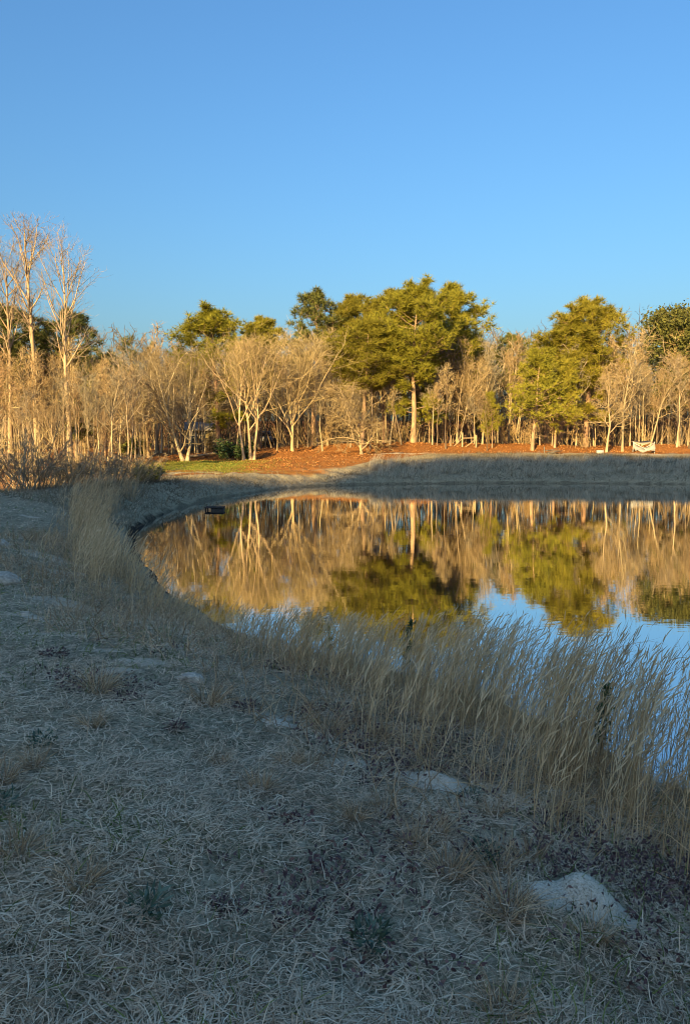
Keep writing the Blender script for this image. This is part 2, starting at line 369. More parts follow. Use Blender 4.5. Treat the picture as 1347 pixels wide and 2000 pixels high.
def water_material():
    m, nt, b = new_mat('pond_water')
    b.inputs['Base Color'].default_value = (.020, .022, .014, 1); b.inputs['Roughness'].default_value = .3
    b.inputs['Specular IOR Level'].default_value = 0
    tc = nt.nodes.new('ShaderNodeTexCoord')
    def nz(scale, det):
        mp = nt.nodes.new('ShaderNodeMapping'); mp.inputs['Scale'].default_value = scale; nt.links.new(tc.outputs['Object'], mp.inputs[0])
        n = nt.nodes.new('ShaderNodeTexNoise'); n.inputs['Scale'].default_value = 1; n.inputs['Detail'].default_value = det; nt.links.new(mp.outputs[0], n.inputs['Vector']); return n
    a, c = nz((1.3, 3.6, 1), 2), nz((5, 13, 1), 2)
    b1 = nt.nodes.new('ShaderNodeBump'); b1.inputs['Strength'].default_value = 1; b1.inputs['Distance'].default_value = .0009
    b2 = nt.nodes.new('ShaderNodeBump'); b2.inputs['Strength'].default_value = 1; b2.inputs['Distance'].default_value = .0003
    nt.links.new(a.outputs[0], b1.inputs['Height']); nt.links.new(c.outputs[0], b2.inputs['Height']); nt.links.new(b1.outputs[0], b2.inputs['Normal'])
    g = nt.nodes.new('ShaderNodeBsdfGlossy'); g.inputs['Roughness'].default_value = .004; g.inputs['Color'].default_value = (.97, .97, .97, 1)
    nt.links.new(b2.outputs[0], g.inputs['Normal'])
    f = nt.nodes.new('ShaderNodeFresnel'); f.inputs['IOR'].default_value = 1.33
    mr = nt.nodes.new('ShaderNodeMapRange'); mr.inputs[1].default_value = .02; mr.inputs[2].default_value = .5; mr.inputs[3].default_value = .55; mr.inputs[4].default_value = .93
    nt.links.new(f.outputs[0], mr.inputs[0])
    mx = nt.nodes.new('ShaderNodeMixShader'); nt.links.new(mr.outputs[0], mx.inputs[0]); nt.links.new(b.outputs[0], mx.inputs[1]); nt.links.new(g.outputs[0], mx.inputs[2])
    nt.links.new(mx.outputs[0], nt.nodes['Material Output'].inputs[0])
    return m

# ------------------------------------------------------------------ ground and water
def axis(parts):
    out = []
    for a, b, st in parts: out.append(np.arange(a, b, st))
    return np.concatenate(out + [[parts[-1][1]]])
def geo(a, b, n): return np.geomspace(a, b, n)
gx = np.concatenate([-geo(400, 46, 10), np.arange(-42, -14, .8), np.arange(-14, -7, .25), np.arange(-7, 6, .14), np.arange(6, 42, .7), geo(44, 400, 10)])
gy = np.concatenate([-geo(500, 225, 6), np.arange(-215, -20, 5), np.arange(-20, -5, 2.5), np.arange(-5, 1.4, .4), np.arange(1.4, 13, .14), np.arange(13, 30, .28), np.arange(30, 46, .4), np.arange(46, 54, .16), np.arange(54, 72, .4), np.arange(72, 96, 1.5), geo(98, 700, 12)])
GX, GY = np.meshgrid(gx, gy)
GZ = ground_z(GX, GY)
GZ = GZ + sstep(150, 500, np.hypot(GX, GY)) * 14 * (GY > 0)
ny, nx = GX.shape
idx = np.arange(nx * ny).reshape(ny, nx)
land = MB().add(np.stack([GX, GY, GZ], -1).reshape(-1, 3), np.stack([idx[:-1, :-1], idx[:-1, 1:], idx[1:, 1:], idx[1:, :-1]], -1).reshape(-1, 4), 0.5)
ground = obj('ground', land, ground_material(), smooth=True, kind='structure')
DD = pond_d(GX, GY)
leaf_line = np.interp(GX, [-30, -14, -9, -4, 0, 3, 6, 10, 40], [45, 48, 48, 49.5, 52, 56, 60, 61.5, 61])
leaf_m = sstep(-1.5, 1.5, GY - leaf_line) * (DD > 2) * (1 - .35 * sstep(4, 9, GX) * sstep(66, 62, GY)) + .6 * sstep(-9.5, -13, GX) * sstep(20, 24, GY)
track = np.exp(-((GY - (46.2 + (GX + 9) * .55)) / 1.3) ** 2) * sstep(-14, -10, GX) * sstep(1, -3, GX) * .85
leaf_m = np.maximum(leaf_m, track)
green_m = np.exp(-(((GX + 10.8) / 3.6) ** 2 + ((GY - 53.5) / 4.2) ** 2)) * 1.25 + .35 * np.exp(-((GY - 49) / 1.5) ** 2) * (GX > -9) * (GX < -1)
SANDS = [(80, 1083, .6), (115, 1090, .35), (122, 1117, .3), (95, 1170, .35), (150, 1182, .35), (185, 1195, .28), (55, 1205, .25), (115, 1236, .3), (205, 1272, .24), (275, 1290, .26), (235, 1308, .2), (540, 1405, .14), (850, 1520, .22),
         (690, 1495, .16), (990, 1640, .14), (60, 1010, .3), (1005, 1600, .12)]
sand_m = np.zeros_like(GX)
sand_xy = []
for px, py, r in SANDS:
    sx, sy, sz = hit(px, py); sand_xy.append((sx, sy, r))
    sand_m = np.maximum(sand_m, np.exp(-(((GX - sx) / r) ** 2 + ((GY - sy) / (r * .6)) ** 2)) * 1.1)
sand_m = np.maximum(sand_m, .3 * sstep(.1, .24, fbm(GX * .8, GY * .8, 40, 3)) * (GY < 30) * (GY > -4) * (GX < 5) * (DD > 2.5))
sx = GX - 20; sand_m = np.maximum(sand_m, .75 * np.exp(-((GY - np.interp(GX, [2, 8, 16, 30], [61.3, 61.8, 62, 60])) / .5) ** 2) * (GX > 2) * sstep(.4, .55, vnoise(GX * .6, GY * .9, 5)))
mud_m = sstep(.3, .1, DD) * (1 - .5 * sstep(18, 34, GY)) * (DD > -3) * 1.0
ca = ground.data.attributes.new('cover', 'FLOAT_COLOR', 'POINT')
ca.data.foreach_set('color', np.stack([leaf_m, green_m, sand_m, mud_m], -1).astype(np.float32).ravel())

nrm = np.roll(SHORE, -1, 0) - np.roll(SHORE, 1, 0); nrm = np.stack([nrm[:, 1], -nrm[:, 0]], 1); nrm /= np.linalg.norm(nrm, axis=1, keepdims=True)
test = pond_d(SHORE[:, 0] + nrm[:, 0] * .3, SHORE[:, 1] + nrm[:, 1] * .3)
nrm *= np.where(test > 0, 1, -1)[:, None]
ring = SHORE + nrm * .34
wm = MB().add(np.concatenate([ring, np.zeros((len(ring), 1))], 1)[::1], np.arange(len(ring))[None, :], .5)
water = obj('water', wm, water_material(), kind='structure')
if water.data.polygons[0].normal.z < 0: water.data.flip_normals()

# ------------------------------------------------------------------ growing branches
def walk(P0, D0, L, K, up=0.0, wig=0.15):
    N = len(P0); L = np.broadcast_to(L, (N,)); D = unit(D0.copy()); P = [P0]
    for k in range(K - 1):
        D = unit(D + wig * rng.normal(size=(N, 3)) + np.array([0, 0, up]) / (K - 1))
        P.append(P[-1] + D * (L / (K - 1))[:, None])
    return np.stack(P, 1)

def sprout(P, Rd, n, t0, t1, ang, spread=.25, az=None):
    """n children per parent branch: base point, direction, parent radius there, t, parent index"""
    N, K, _ = P.shape
    t = t0 + (t1 - t0) * (np.arange(n)[None, :] + rng.random((N, n))) / n
    f = np.clip(t * (K - 1), 0, K - 1.001); i = f.astype(int); fr = f - i
    ii = np.arange(N)[:, None]
    B = P[ii, i] * (1 - fr[..., None]) + P[ii, i + 1] * fr[..., None]
    T = unit(P[ii, i + 1] - P[ii, i]); rr = Rd[ii, i] * (1 - fr) + Rd[ii, i + 1] * fr
    ref = np.where(np.abs(T[..., 2:3]) > .9, np.array([1., 0, 0]), np.array([0, 0, 1.]))
    U = unit(np.cross(T, ref)); W = np.cross(T, U)
    a = (np.arange(n)[None, :] * 2.4 + rng.random((N, 1)) * 6.28 + rng.normal(size=(N, n)) * .5)
    g = ang + spread * rng.normal(size=(N, n))
    D = T * np.cos(g)[..., None] + (U * np.cos(a)[..., None] + W * np.sin(a)[..., None]) * np.sin(g)[..., None]
    return B.reshape(-1, 3), D.reshape(-1, 3), rr.ravel(), t.ravel(), np.repeat(np.arange(N), n)

def taper(N, K, r0, r1):
    t = np.linspace(0, 1, K)[None, :]
    return np.broadcast_to(r0, (N,))[:, None] * (1 - t) + np.broadcast_to(r1, (N,))[:, None] * t

def bare_tree(H, r, clear=.3, limbs=14, spread=.6, crownw=.35, stems=((0, 0, 0, 0),), up=.35, n2=6, n3=5, n4=5, droop=0.0, twig=.010, wig=.12, top=.92, shape='round', twl=1.0):
    """trunk part (stems and limbs) and crown part (boughs and twigs)"""
    tr, cr = MB(), MB()
    st = np.array(stems, float); n = len(st)
    P0 = np.stack([st[:, 0], st[:, 1], np.full(n, -.15)], 1); D0 = np.stack([st[:, 2], st[:, 3], np.ones(n)], 1)
    hs = H * top * (1 - .1 * rng.random(n))
    P = walk(P0, D0, hs, 12, .12, wig * (.3 if shape == 'tall' else .45)); r0 = r * (1 - .25 * rng.random(n))
    t = np.linspace(0, 1, 12)[None, :]
    Rd = r0[:, None] * (1 - .88 * t ** .8) + r0[:, None] * .45 * np.exp(-t * 22)
    tr.tubes(P, Rd, 9)
    nl = max(3, limbs // n)
    B, D, rr, tt, _ = sprout(P, Rd, nl, clear, .98, spread)
    u = (tt - clear) / (1 - clear)
    prof = {'round': np.sqrt(np.clip(1 - (u * .95) ** 2, .05, 1)), 'fan': 1.0 - .45 * u, 'tall': .35 + .65 * np.sin(np.clip(u, 0, 1) * 2.4 + .4), 'cone': 1.05 - .8 * u}[shape]
    L = H * crownw * prof * (.75 + .5 * rng.random(len(B))) / max(.45, math.sin(spread) + .25)
    L = np.minimum(L, (H * 1.0 - B[:, 2]) / np.maximum(.25, unit(D)[:, 2] + up * .4))
    L = np.maximum(L, H * .06)
    P1 = walk(B, D, L, 8, up, wig); R1 = taper(len(B), 8, np.minimum(rr * .7, r * .45), twig * 2.2)
    tr.tubes(P1, R1, 5)
    B, D, rr, tt, pi = sprout(P1, R1, n2, .18, 1, .75)
    L2 = L[pi] * (.62 - .35 * tt) * (.6 + .8 * rng.random(len(B)))
    P2 = walk(B, D, L2, 6, up * .6 - droop * .4, wig * 1.3); R2 = taper(len(B), 6, np.maximum(rr * .65, twig * 1.4), twig)
    cr.tubes(P2, R2, 3)
    B, D, rr, tt, pi = sprout(P2, R2, n3, .15, 1, .75)
    L3 = np.maximum(L2[pi] * (.62 - .3 * tt) * (.5 + .9 * rng.random(len(B))), .25 * twl)
    P3 = walk(B, D, L3, 4, up * .4 - droop, wig * 1.5); R3 = taper(len(B), 4, np.maximum(rr * .7, twig), twig * .8)
    cr.tubes(P3, R3, 3)
    if n4:
        B, D, rr, tt, pi = sprout(P3, R3, n4, .1, 1, .7)
        L4 = np.maximum(L3[pi] * (.65 - .25 * tt) * (.5 + .9 * rng.random(len(B))), .2 * twl)
        P4 = walk(B, D, L4, 3, up * .3 - droop * .6, wig * 1.5); R4 = taper(len(B), 3, twig * .85, twig * .35)
        cr.tubes(P4, R4, 2)
    return tr, cr, (P, P1, P2, P3)

def pine(H, r, clear=.45, cw=.2, nb=46, n2=7, tuft=15, nlen=.5, sparse=1.0, shape='round', low=0, tw=.055):
    tr, cr = MB(), MB()
    P = walk(np.array([[0, 0, -.15]]), np.array([[0, 0, 1.]]), np.array([H * .985]), 14, 0, .025); t = np.linspace(0, 1, 14)[None, :]
    Rd = r * (1 - .9 * t ** 1.15) + r * .3 * np.exp(-t * 25)
    tr.tubes(P, Rd, 10)
    B, D, rr, tt, _ = sprout(P, Rd, nb, clear, .99, 1.35, .18)
    u = (tt - clear) / (1 - clear)
    prof = (np.clip(np.sin(np.clip(.18 + u * .86, 0, 1) * math.pi), .12, 1) ** .7) if shape == 'round' else (1.05 - .85 * u)
    L = H * cw * prof * (.6 + .6 * rng.random(len(B)))
    if low:
        Bl, Dl, rl, tl, _ = sprout(P, Rd, low, clear * .45, clear, 1.45, .15)
        B = np.concatenate([B, Bl]); D = np.concatenate([D, Dl]); rr = np.concatenate([rr, rl]); L = np.concatenate([L, H * cw * .55 * rng.random(len(Bl))])
    P1 = walk(B, D, L, 7, .45, .10); R1 = taper(len(B), 7, np.minimum(rr * .45, .07), .012)
    tr.tubes(P1, R1, 4)
    # dead stubs on the bare bole
    Bs, Ds, rs, ts, _ = sprout(P, Rd, 14, .15, clear, 1.5, .2)
    Ps = walk(Bs, Ds, .4 + 1.4 * rng.random(len(Bs)), 4, -.1, .12); tr.tubes(Ps, taper(len(Bs), 4, .02, .008), 3)
    B, D, rr, tt, pi = sprout(P1, R1, n2, .3, 1, .8)
    L2 = np.maximum(L[pi] * (.5 - .3 * tt), .3) * (.5 + .8 * rng.random(len(B)))
    P2 = walk(B, D, L2, 4, .5, .15)
    tr.tubes(P2, taper(len(B), 4, .013, .007), 3)
    ends = np.concatenate([P2[:, -1], P2[:, 2], P1[:, -1], P2[:, 1]]); dirs = np.concatenate([P2[:, -1] - P2[:, -2], P2[:, 2] - P2[:, 1], P1[:, -1] - P1[:, -2], P2[:, 1] - P2[:, 0]])
    keep = rng.random(len(ends)) < sparse
    ends, dirs = ends[keep], unit(dirs[keep])
    ends = ends + rng.normal(size=ends.shape) * .13
    n = len(ends); C = np.repeat(ends, tuft, 0); Dr = unit(np.repeat(dirs, tuft, 0) * .55 + np.array([0, 0, .35]) + rnd_dir(n * tuft) * .95)
    shade = np.clip(np.repeat(rng.normal(.5, .18, n), tuft) + rng.normal(size=n * tuft) * .15, 0, 1)
    cr.tris(C, Dr, nlen * (.6 + .7 * rng.random(n * tuft)), tw, shade)
    return tr, cr

def leafy_tree(H, r, cw=.3, leaf=.13, nl=7, **k):
    tr, tw, (P, P1, P2, P3) = bare_tree(H, r, crownw=cw, n4=0, **k)
    tr.merge(tw)
    cr = MB(); pts = np.concatenate([P3[:, j] for j in range(1, 4)]); n = len(pts)
    C = np.repeat(pts, nl, 0) + rng.normal(size=(n * nl, 3)) * leaf * .9
    cr.leaves(C, rnd_dir(n * nl), leaf * (.7 + .6 * rng.random(n * nl)), leaf * .55)
    return tr, cr

def thicket(H, n=16, rad=.6, lean=.35, n2=6, n3=5, n4=4, up=.25, twig=.009, r=.025):
    st = MB(); cr = MB()
    a = rng.random(n) * 6.28; q = rad * np.sqrt(rng.random(n))
    P0 = np.stack([q * np.cos(a), q * np.sin(a), np.full(n, -.1)], 1)
    D0 = np.stack([np.cos(a) * lean, np.sin(a) * lean, np.ones(n)], 1) + .2 * rng.normal(size=(n, 3))
    L = H * (.6 + .45 * rng.random(n)); P = walk(P0, D0, L, 8, .1, .11); Rd = taper(n, 8, r * (.6 + .7 * rng.random(n)), twig * .8)
    st.tubes(P, Rd, 4)
    B, D, rr, tt, pi = sprout(P, Rd, n2, .2, 1, .6); L2 = L[pi] * .34 * (1.1 - tt) * (.5 + .9 * rng.random(len(B)))
    P2 = walk(B, D, L2, 5, up, .15); R2 = taper(len(B), 5, np.maximum(rr * .6, twig), twig * .7); cr.tubes(P2, R2, 3)
    B, D, rr, tt, pi = sprout(P2, R2, n3, .15, 1, .65); L3 = np.maximum(L2[pi] * .5 * (1.1 - tt), .15) * (.5 + rng.random(len(B)))
    P3 = walk(B, D, L3, 4, up * .6, .18); R3 = taper(len(B), 4, twig * .9, twig * .5); cr.tubes(P3, R3, 2)
    if n4:
        B, D, rr, tt, pi = sprout(P3, R3, n4, .15, 1, .65); L4 = np.maximum(L3[pi] * .5, .1) * (.5 + rng.random(len(B)))
        cr.tubes(walk(B, D, L4, 3, up * .4, .18), taper(len(B), 3, twig * .7, twig * .35), 2)
    return st, cr, P3

# ------------------------------------------------------------------ tree placing
def bake(pair, mt, mc):
    a, b = pair[0].mesh('trunk', True), pair[1].mesh('crown')
    a.materials.append(mt); b.materials.append(mc)
    return a, b
def plant(name, proto, px, D, top, H, label, cat='tree', group=None, rz=None, wide=1.0, parts=('trunk', 'crown')):
    """stand a tree of built height H at distance D so that its top reaches the photo height top"""
    x = px_x(px, D); z = gz(x, D)
    s = (py_z(top, D) - z) / H
    e = empty(name, (x, D, z), label, cat, group, rng.random() * 6.28 if rz is None else rz, (s * wide, s * wide, s))
    for nm, me in zip(parts, proto):
        obj(nm, me, None, e)
    return e

# tall bare trees on the left
tall = [bake(bare_tree(18, .26, clear=.50, limbs=18, spread=.48, crownw=.14, shape='tall', up=.6, n2=6, n3=4, n4=4, twig=.0075, wig=.07, top=.95, twl=1.2), M_PALE, M_PALETWIG),
        bake(bare_tree(18, .28, clear=.50, limbs=20, spread=.48, crownw=.15, shape='tall', up=.65, n2=6, n3=4, n4=4, twig=.0075, wig=.07, top=.96, twl=1.2), M_PALE, M_PALETWIG),
        bake(bare_tree(18, .28, clear=.5, limbs=20, spread=.55, crownw=.18, shape='tall', up=.65, n2=6, n3=4, n4=4, twig=.0075, wig=.08, top=.93, twl=1.2, stems=((0, 0, .02, 0),)), M_PALE, M_PALETWIG)]
plant('tall_bare_tree', tall[0], 22, 56, 452, 18, 'tall slim bare tree nearest the left edge, its crown partly cut off', rz=1.0)
plant('tall_bare_tree', tall[1], 76, 55, 426, 18, 'tallest bare tree, pale straight trunk between two other tall bare ones', rz=2.2)
plant('tall_bare_tree', tall[2], 137, 53, 448, 18, 'tall bare tree with broad twiggy crown, rightmost of the three tall ones', rz=0.4)
plant('tall_bare_tree', tall[0], -32, 58, 470, 18, 'tall bare tree whose twigs reach in at the left edge of the picture', rz=3.0)

# evergreens
PN = [bake(pine(15, .20, .42, .22, 54, 14, sparse=.95), M_PINEB, M_NEEDLE), bake(pine(15, .21, .40, .24, 56, 14, low=5, sparse=.95), M_PINEB, M_NEEDLE),
      bake(pine(15, .19, .42, .21, 52, 14, sparse=.95), M_PINEB, M_NEEDLE)]
PD = [bake(pine(15, .20, .48, .19, 54, 8, sparse=.75), M_PINEB, M_DKNEEDLE), bake(pine(15, .19, .45, .22, 42, 12), M_PINEB, M_DKNEEDLE)]
PY = [bake(pine(9, .13, .28, .28, 60, 9, shape='cone', nlen=.4, tw=.05, sparse=.62), M_PINEB, M_YNEEDLE), bake(pine(9, .12, .24, .25, 56, 9, shape='cone', nlen=.4, tw=.05, sparse=.62), M_PINEB, M_YNEEDLE)]
for proto, px, D, top, wide, lab in [
    (PN[1], 806, 67, 556, 1.25, 'largest pine with rounded olive crown and clear reddish trunk above the leaf bank'),
    (PN[0], 752, 73, 566, 1.35, 'tall pine with dense crown just left of the largest pine'),
    (PN[2], 868, 75, 562, 1.3, 'pine with airy rounded crown at the right end of the tallest pine cluster'),
    (PD[0], 612, 79, 560, 1.1, 'sparse dark pine with ragged open top, left end of the central pines'),
    (PN[2], 676, 81, 580, 1.3, 'round topped pine between the ragged dark pine and the dense cluster'),
    (PN[0], 706, 66, 628, 1.6, 'lower pine whose branches hang over the tangled bare tree'),
    (PN[1], 910, 80, 645, 1.3, 'short pine beside the right foot of the tallest pine cluster'),
    (PN[1], 430, 74, 604, 1.35, 'pine rising behind the left of the triple trunked bare tree'),
    (PN[0], 506, 80, 618, 1.15, 'pine top showing just behind the triple trunked bare tree'),
    (PN[1], 1142, 70, 584, 1.35, 'tall round crowned pine standing alone above the right woods'),
    (PN[2], 1090, 71, 622, 1.5, 'pine leaning against the left side of the tall round crowned pine'),
    (PD[1], 1006, 82, 648, .9, 'dull narrow pine with few branches in the gap right of the central pines'),
    (PD[1], 62, 66, 596, 1.3, 'dark pine behind the tall bare trees, left of the pair'),
    (PD[0], 150, 68, 604, 1.25, 'thin dark pine behind the rightmost tall bare tree'),
    (PD[1], 205, 63, 690, 1.2, 'dark green pine in the gap right of the tall bare trees'),
    (PD[1], 12, 62, 660, 1.2, 'dark pine in the woods at the left picture edge')]:
    plant('pine_tree', proto, px, D, top, 15, lab, wide=wide, cat='pine')
for proto, px, D, top, wide, lab in [
    (PY[0], 1038, 64.5, 680, 1.25, 'bright yellow green young pine with low branches beside the plank heap'),
    (PY[1], 1082, 66, 700, 1.1, 'young pine tucked between the bright one and the tall round crowned pine'),
    (PY[1], 960, 66, 765, .9, 'small pale green pine among bare stems behind the fence posts'),
    (PY[0], 838, 69, 740, 1.0, 'small young pine right of the big pine trunk')]:
    plant('young_pine', proto, px, D, top, 9, lab, wide=wide, cat='pine')
EV = [bake(leafy_tree(14, .22, .34, .26, 11, clear=.2, limbs=26, spread=.9, n2=7, n3=5, top=.9), M_GREYB, M_DKNEEDLE)]
plant('evergreen_tree', EV[0], 1325, 79, 584, 14, 'dark broad evergreen tree at the right picture edge', wide=1.2)
plant('evergreen_tree', EV[0], 165, 66, 745, 14, 'dull evergreen filling the wood behind the pale leaning trunks on the left', wide=.8, rz=2)

# spreading bare trees at the edge of the lawn
T_CLUMP = bake(bare_tree(12, .135, clear=.25, limbs=30, spread=.42, crownw=.44, up=.5, stems=((-.40, .1, -.03, 0), (.10, 0, .0, .02), (.36, -.1, .05, .02)), n2=7, n3=5, n4=4, shape='round', wig=.08), M_PALE, M_TWIG)
T_FAN = bake(bare_tree(12, .18, clear=.13, limbs=26, spread=.42, crownw=.46, n2=7, n3=6, n4=4, up=.5, wig=.1, shape='fan'), M_PALE, M_TWIG)
T_FAN2 = bake(bare_tree(10.5, .15, clear=.1, limbs=26, spread=.46, crownw=.46, n2=7, n3=6, n4=4, up=.4, shape='fan', stems=((-.1, 0, -.1, 0), (.12, 0, .08, .05))), M_GREYB, M_REDTWIG)
T_TANGLE = bake(bare_tree(9.5, .2, clear=.08, limbs=30, spread=1.05, crownw=.40, n2=8, n3=6, n4=3, up=.05, droop=.5, wig=.22, shape='round'), M_PALE, M_TWIG)
T_OAK = [bake(bare_tree(12, .15, clear=.3, limbs=18, spread=.7, crownw=.28, n2=6, n3=5, n4=4, wig=.17), M_GREYB, M_TWIG),
         bake(bare_tree(12, .16, clear=.25, limbs=20, spread=.85, crownw=.26, n2=6, n3=5, n4=4, wig=.2, up=.2), M_PALE, M_TWIG),
         bake(bare_tree(12, .14, clear=.35, limbs=18, spread=.6, crownw=.24, n2=6, n3=5, n4=4, wig=.14, stems=((0, 0, .22, 0),)), M_PALE, M_TWIG)]
plant('bare_tree', T_CLUMP, 487, 59.5, 662, 12, 'bare tree with three pale trunks side by side next to the holly bush', rz=0, wide=1.3)
plant('bare_tree', T_FAN, 571, 64, 662, 12, 'fan shaped bare tree on the leaf bank, mossy at its foot', rz=.5, wide=1.25)
plant('bare_tree', T_FAN2, 362, 57, 676, 10.5, 'brownish vase shaped bare tree standing on the green lawn patch', rz=0, wide=1.3)
plant('bare_tree', T_TANGLE, 706, 60, 722, 9.5, 'tangled bare tree with drooping branches at the shadow edge', rz=0, wide=1.2)
plant('bare_tree', T_OAK[1], 1183, 63, 700, 12, 'bare tree with many level side branches left of the white sheet', rz=0)
plant('bare_tree', T_OAK[0], 1214, 65, 640, 12, 'taller bare tree just left of the white sheet', rz=1)
plant('bare_tree', T_OAK[2], 1266, 66, 672, 12, 'bare tree leaning right behind the white sheet', rz=0)
plant('bare_tree', T_OAK[2], 893, 69, 684, 12, 'pale trunk leaning right behind the fence posts', rz=.1)
plant('bare_tree', T_OAK[1], 928, 72, 682, 12, 'crooked bare tree with rusty twigs above the right fence post', rz=2)
plant('bare_tree', T_OAK[0], 640, 69, 655, 12, 'grey bare tree between the fan shaped tree and the tangled one', rz=3)
plant('bare_tree', T_OAK[1], 290, 66, 660, 12, 'bare tree above the grey thicket left of the lawn', rz=4)
plant('bare_tree', T_OAK[2], 206, 51, 690, 12, 'pale slim tree leaning right beside the thicket on the left', rz=-.2)
plant('bare_tree', T_OAK[0], 233, 52, 720, 12, 'pale crooked tree behind the grey bramble heap on the left', rz=1.8)
plant('bare_tree', T_OAK[0], 1325, 67, 690, 12, 'crooked bare tree at the right edge below the dark evergreen', rz=2.6)
plant('bare_tree', T_OAK[2], 122, 46, 760, 12, 'short pale trunk just left of the rightmost tall bare tree', rz=3.3)
DL = bake(leafy_tree(12, .16, .27, .15, 3, clear=.3, limbs=18, spread=.7, n2=6, n3=4), M_GREYB, M_DEADLEAF)
plant('oak_tree', DL, 305, 76, 655, 12, 'tree still holding brown dead leaves behind the vase shaped bare tree', wide=.9)

# slender trees filling the wood edge
SL = [bake(bare_tree(9, .078, clear=.42, limbs=14, spread=.5, crownw=.15, n2=5, n3=4, n4=2, up=.5, wig=.15, twig=.011, stems=((0, 0, lx, 0),)), (M_PALE, M_GREYB, M_DARKB, M_GREYB, M_DARKB)[k], (M_TWIG, M_RUSTTWIG, M_TWIG, M_GREYTWIG, M_RUSTTWIG)[k])
      for k, lx in enumerate((0, .03, -.05, .07, 0))]
MARKS = [(22, 'the leftmost tall bare tree'), (76, 'the tallest bare tree'), (137, 'the rightmost tall bare tree'), (206, 'the pale slim tree by the thicket'),
         (250, 'the grey bramble heap'), (290, 'the small bush ending the thickets'), (362, 'the vase shaped tree on the lawn'), (395, 'the shed'), (430, 'the log end behind the lawn'), (458, 'the holly bush'), (487, 'the triple trunked tree'),
         (514, 'the white truck'), (571, 'the fan shaped tree'), (612, 'the ragged dark pine'), (640, 'the grey tree left of the tangle'), (676, 'the round topped pine'), (706, 'the tangled drooping tree'), (755, 'the dense pine beside the largest'),
         (806, 'the largest pine'), (838, 'the small pine beside the largest'), (879, 'the left fence post'), (902, 'the middle fence post'), (929, 'the right fence post'), (962, 'the small pale green pine'), (1006, 'the narrow dull pine'),
         (1040, 'the bright young pine'), (1080, 'the plank heap'), (1105, 'the second bright young pine'), (1142, 'the tall round crowned pine'), (1172, 'the pale crate'), (1214, 'the taller bare tree near the sheet'), (1255, 'the sagging white sheet'),
         (1290, 'the bare tree leaning over the sheet'), (1325, 'the crooked tree at the right edge')]
LEAN = (0, .03, -.05, .07, 0)
used = set()
for px in np.linspace(-16, 1362, 225):
    px = px + rng.normal() * 5
    if px < 300: D = rng.uniform(44, 66)
    elif px < 600: D = rng.uniform(68, 90)
    else: D = rng.uniform(64.5, 82)
    if 330 < px < 430 and D < 84: D = rng.uniform(72, 80)
    if 502 < px < 527: D = rng.uniform(82, 88)
    if 985 < px < 1115 and rng.random() < .6: D = rng.uniform(74, 84)
    top = rng.uniform(618, 735) + (rng.random() < .35) * 55; k = int(rng.integers(len(SL))); rz = rng.random() * 6.28
    ln = LEAN[k] * math.cos(rz)
    mk, nm_ = min(MARKS, key=lambda m: abs(m[0] - px))
    side = 'straight behind' if abs(px - mk) < 5 else ('just left of' if px < mk else 'just right of')
    lab = '%s %s slender tree%s, %s %s' % ('tall' if top < 685 else 'short' if top > 730 else 'middling', ('pale', 'grey', 'dark', 'grey', 'dark')[k], ' leaning right' if ln > .04 else ' leaning left' if ln < -.04 else '', side, nm_)
    if lab in used: lab = lab.replace('slender tree', 'slim tree')
    if lab in used: lab = lab.replace('slim tree', 'thin tree')
    used.add(lab)
    plant('slender_tree', SL[k], px, D, top, 9, lab, group='slender bare trees along the wood edge', rz=rz, wide=rng.uniform(.8, 1.2))

# the far wood behind everything, one mass
far = MB()
fb = [bare_tree(13, .12, clear=.35, limbs=9, spread=.5, crownw=.18, n2=5, n3=3, n4=0, twig=.016, shape='tall') for _ in range(3)]
fp = [pine(13, .17, .4, .17, 26, 5, tuft=10, tw=.07, nlen=.42) for _ in range(2)]
for q in fb: q[0].merge(q[1])
farp = MB()
tops = ([-60, 0, 120, 225, 270, 330, 380, 560, 640, 720, 930, 980, 1050, 1120, 1200, 1240, 1300, 1420], [590, 605, 625, 625, 612, 640, 650, 655, 650, 640, 625, 612, 616, 640, 598, 602, 630, 630])
for k in range(120):
    px = -80 + 1510 * (k + rng.random()) / 120; D = rng.uniform(88, 112); x = px_x(px, D); z = gz(x, D)
    a = rng.random() * 6.28; top = np.interp(px, *tops) + rng.uniform(0, 45)
    s = (py_z(top, D) - z) / 13
    M = np.array([[math.cos(a), -math.sin(a), 0], [math.sin(a), math.cos(a), 0], [0, 0, 1]]) * s
    if k % 3 == 2:
        g = fp[k % 2]; M *= .88; far.merge(g[0], M, (x, D, z)); farp.merge(g[1], M, (x, D, z))
    else:
        far.merge(fb[k % 3][0], M, (x, D, z))
N = 42000; D = rng.uniform(86, 114, N); px = rng.uniform(-120, 1470, N); X = (px - 673.5) / FPX * D; q = rng.random(N) ** 1.25
dz = np.clip((fbm(X * .12, D * .12, 7, 2) + .9) * 8.5, 2, 11)
P0 = np.stack([X, D, 2.2 + dz * q], 1); far.tubes(walk(P0, rnd_dir(N) * np.array([.6, .6, .4]) + np.array([0, 0, .9]), rng.uniform(.5, 1.7, N), 3, .1, .25), np.full((N, 3), 1.0) * (.018 + .03 * rng.random((N, 1)) ** 2), 2)
obj('woodland', far, M_WOODS, kind='stuff'); obj('woodland_needles', farp, M_DKNEEDLE, kind='stuff')
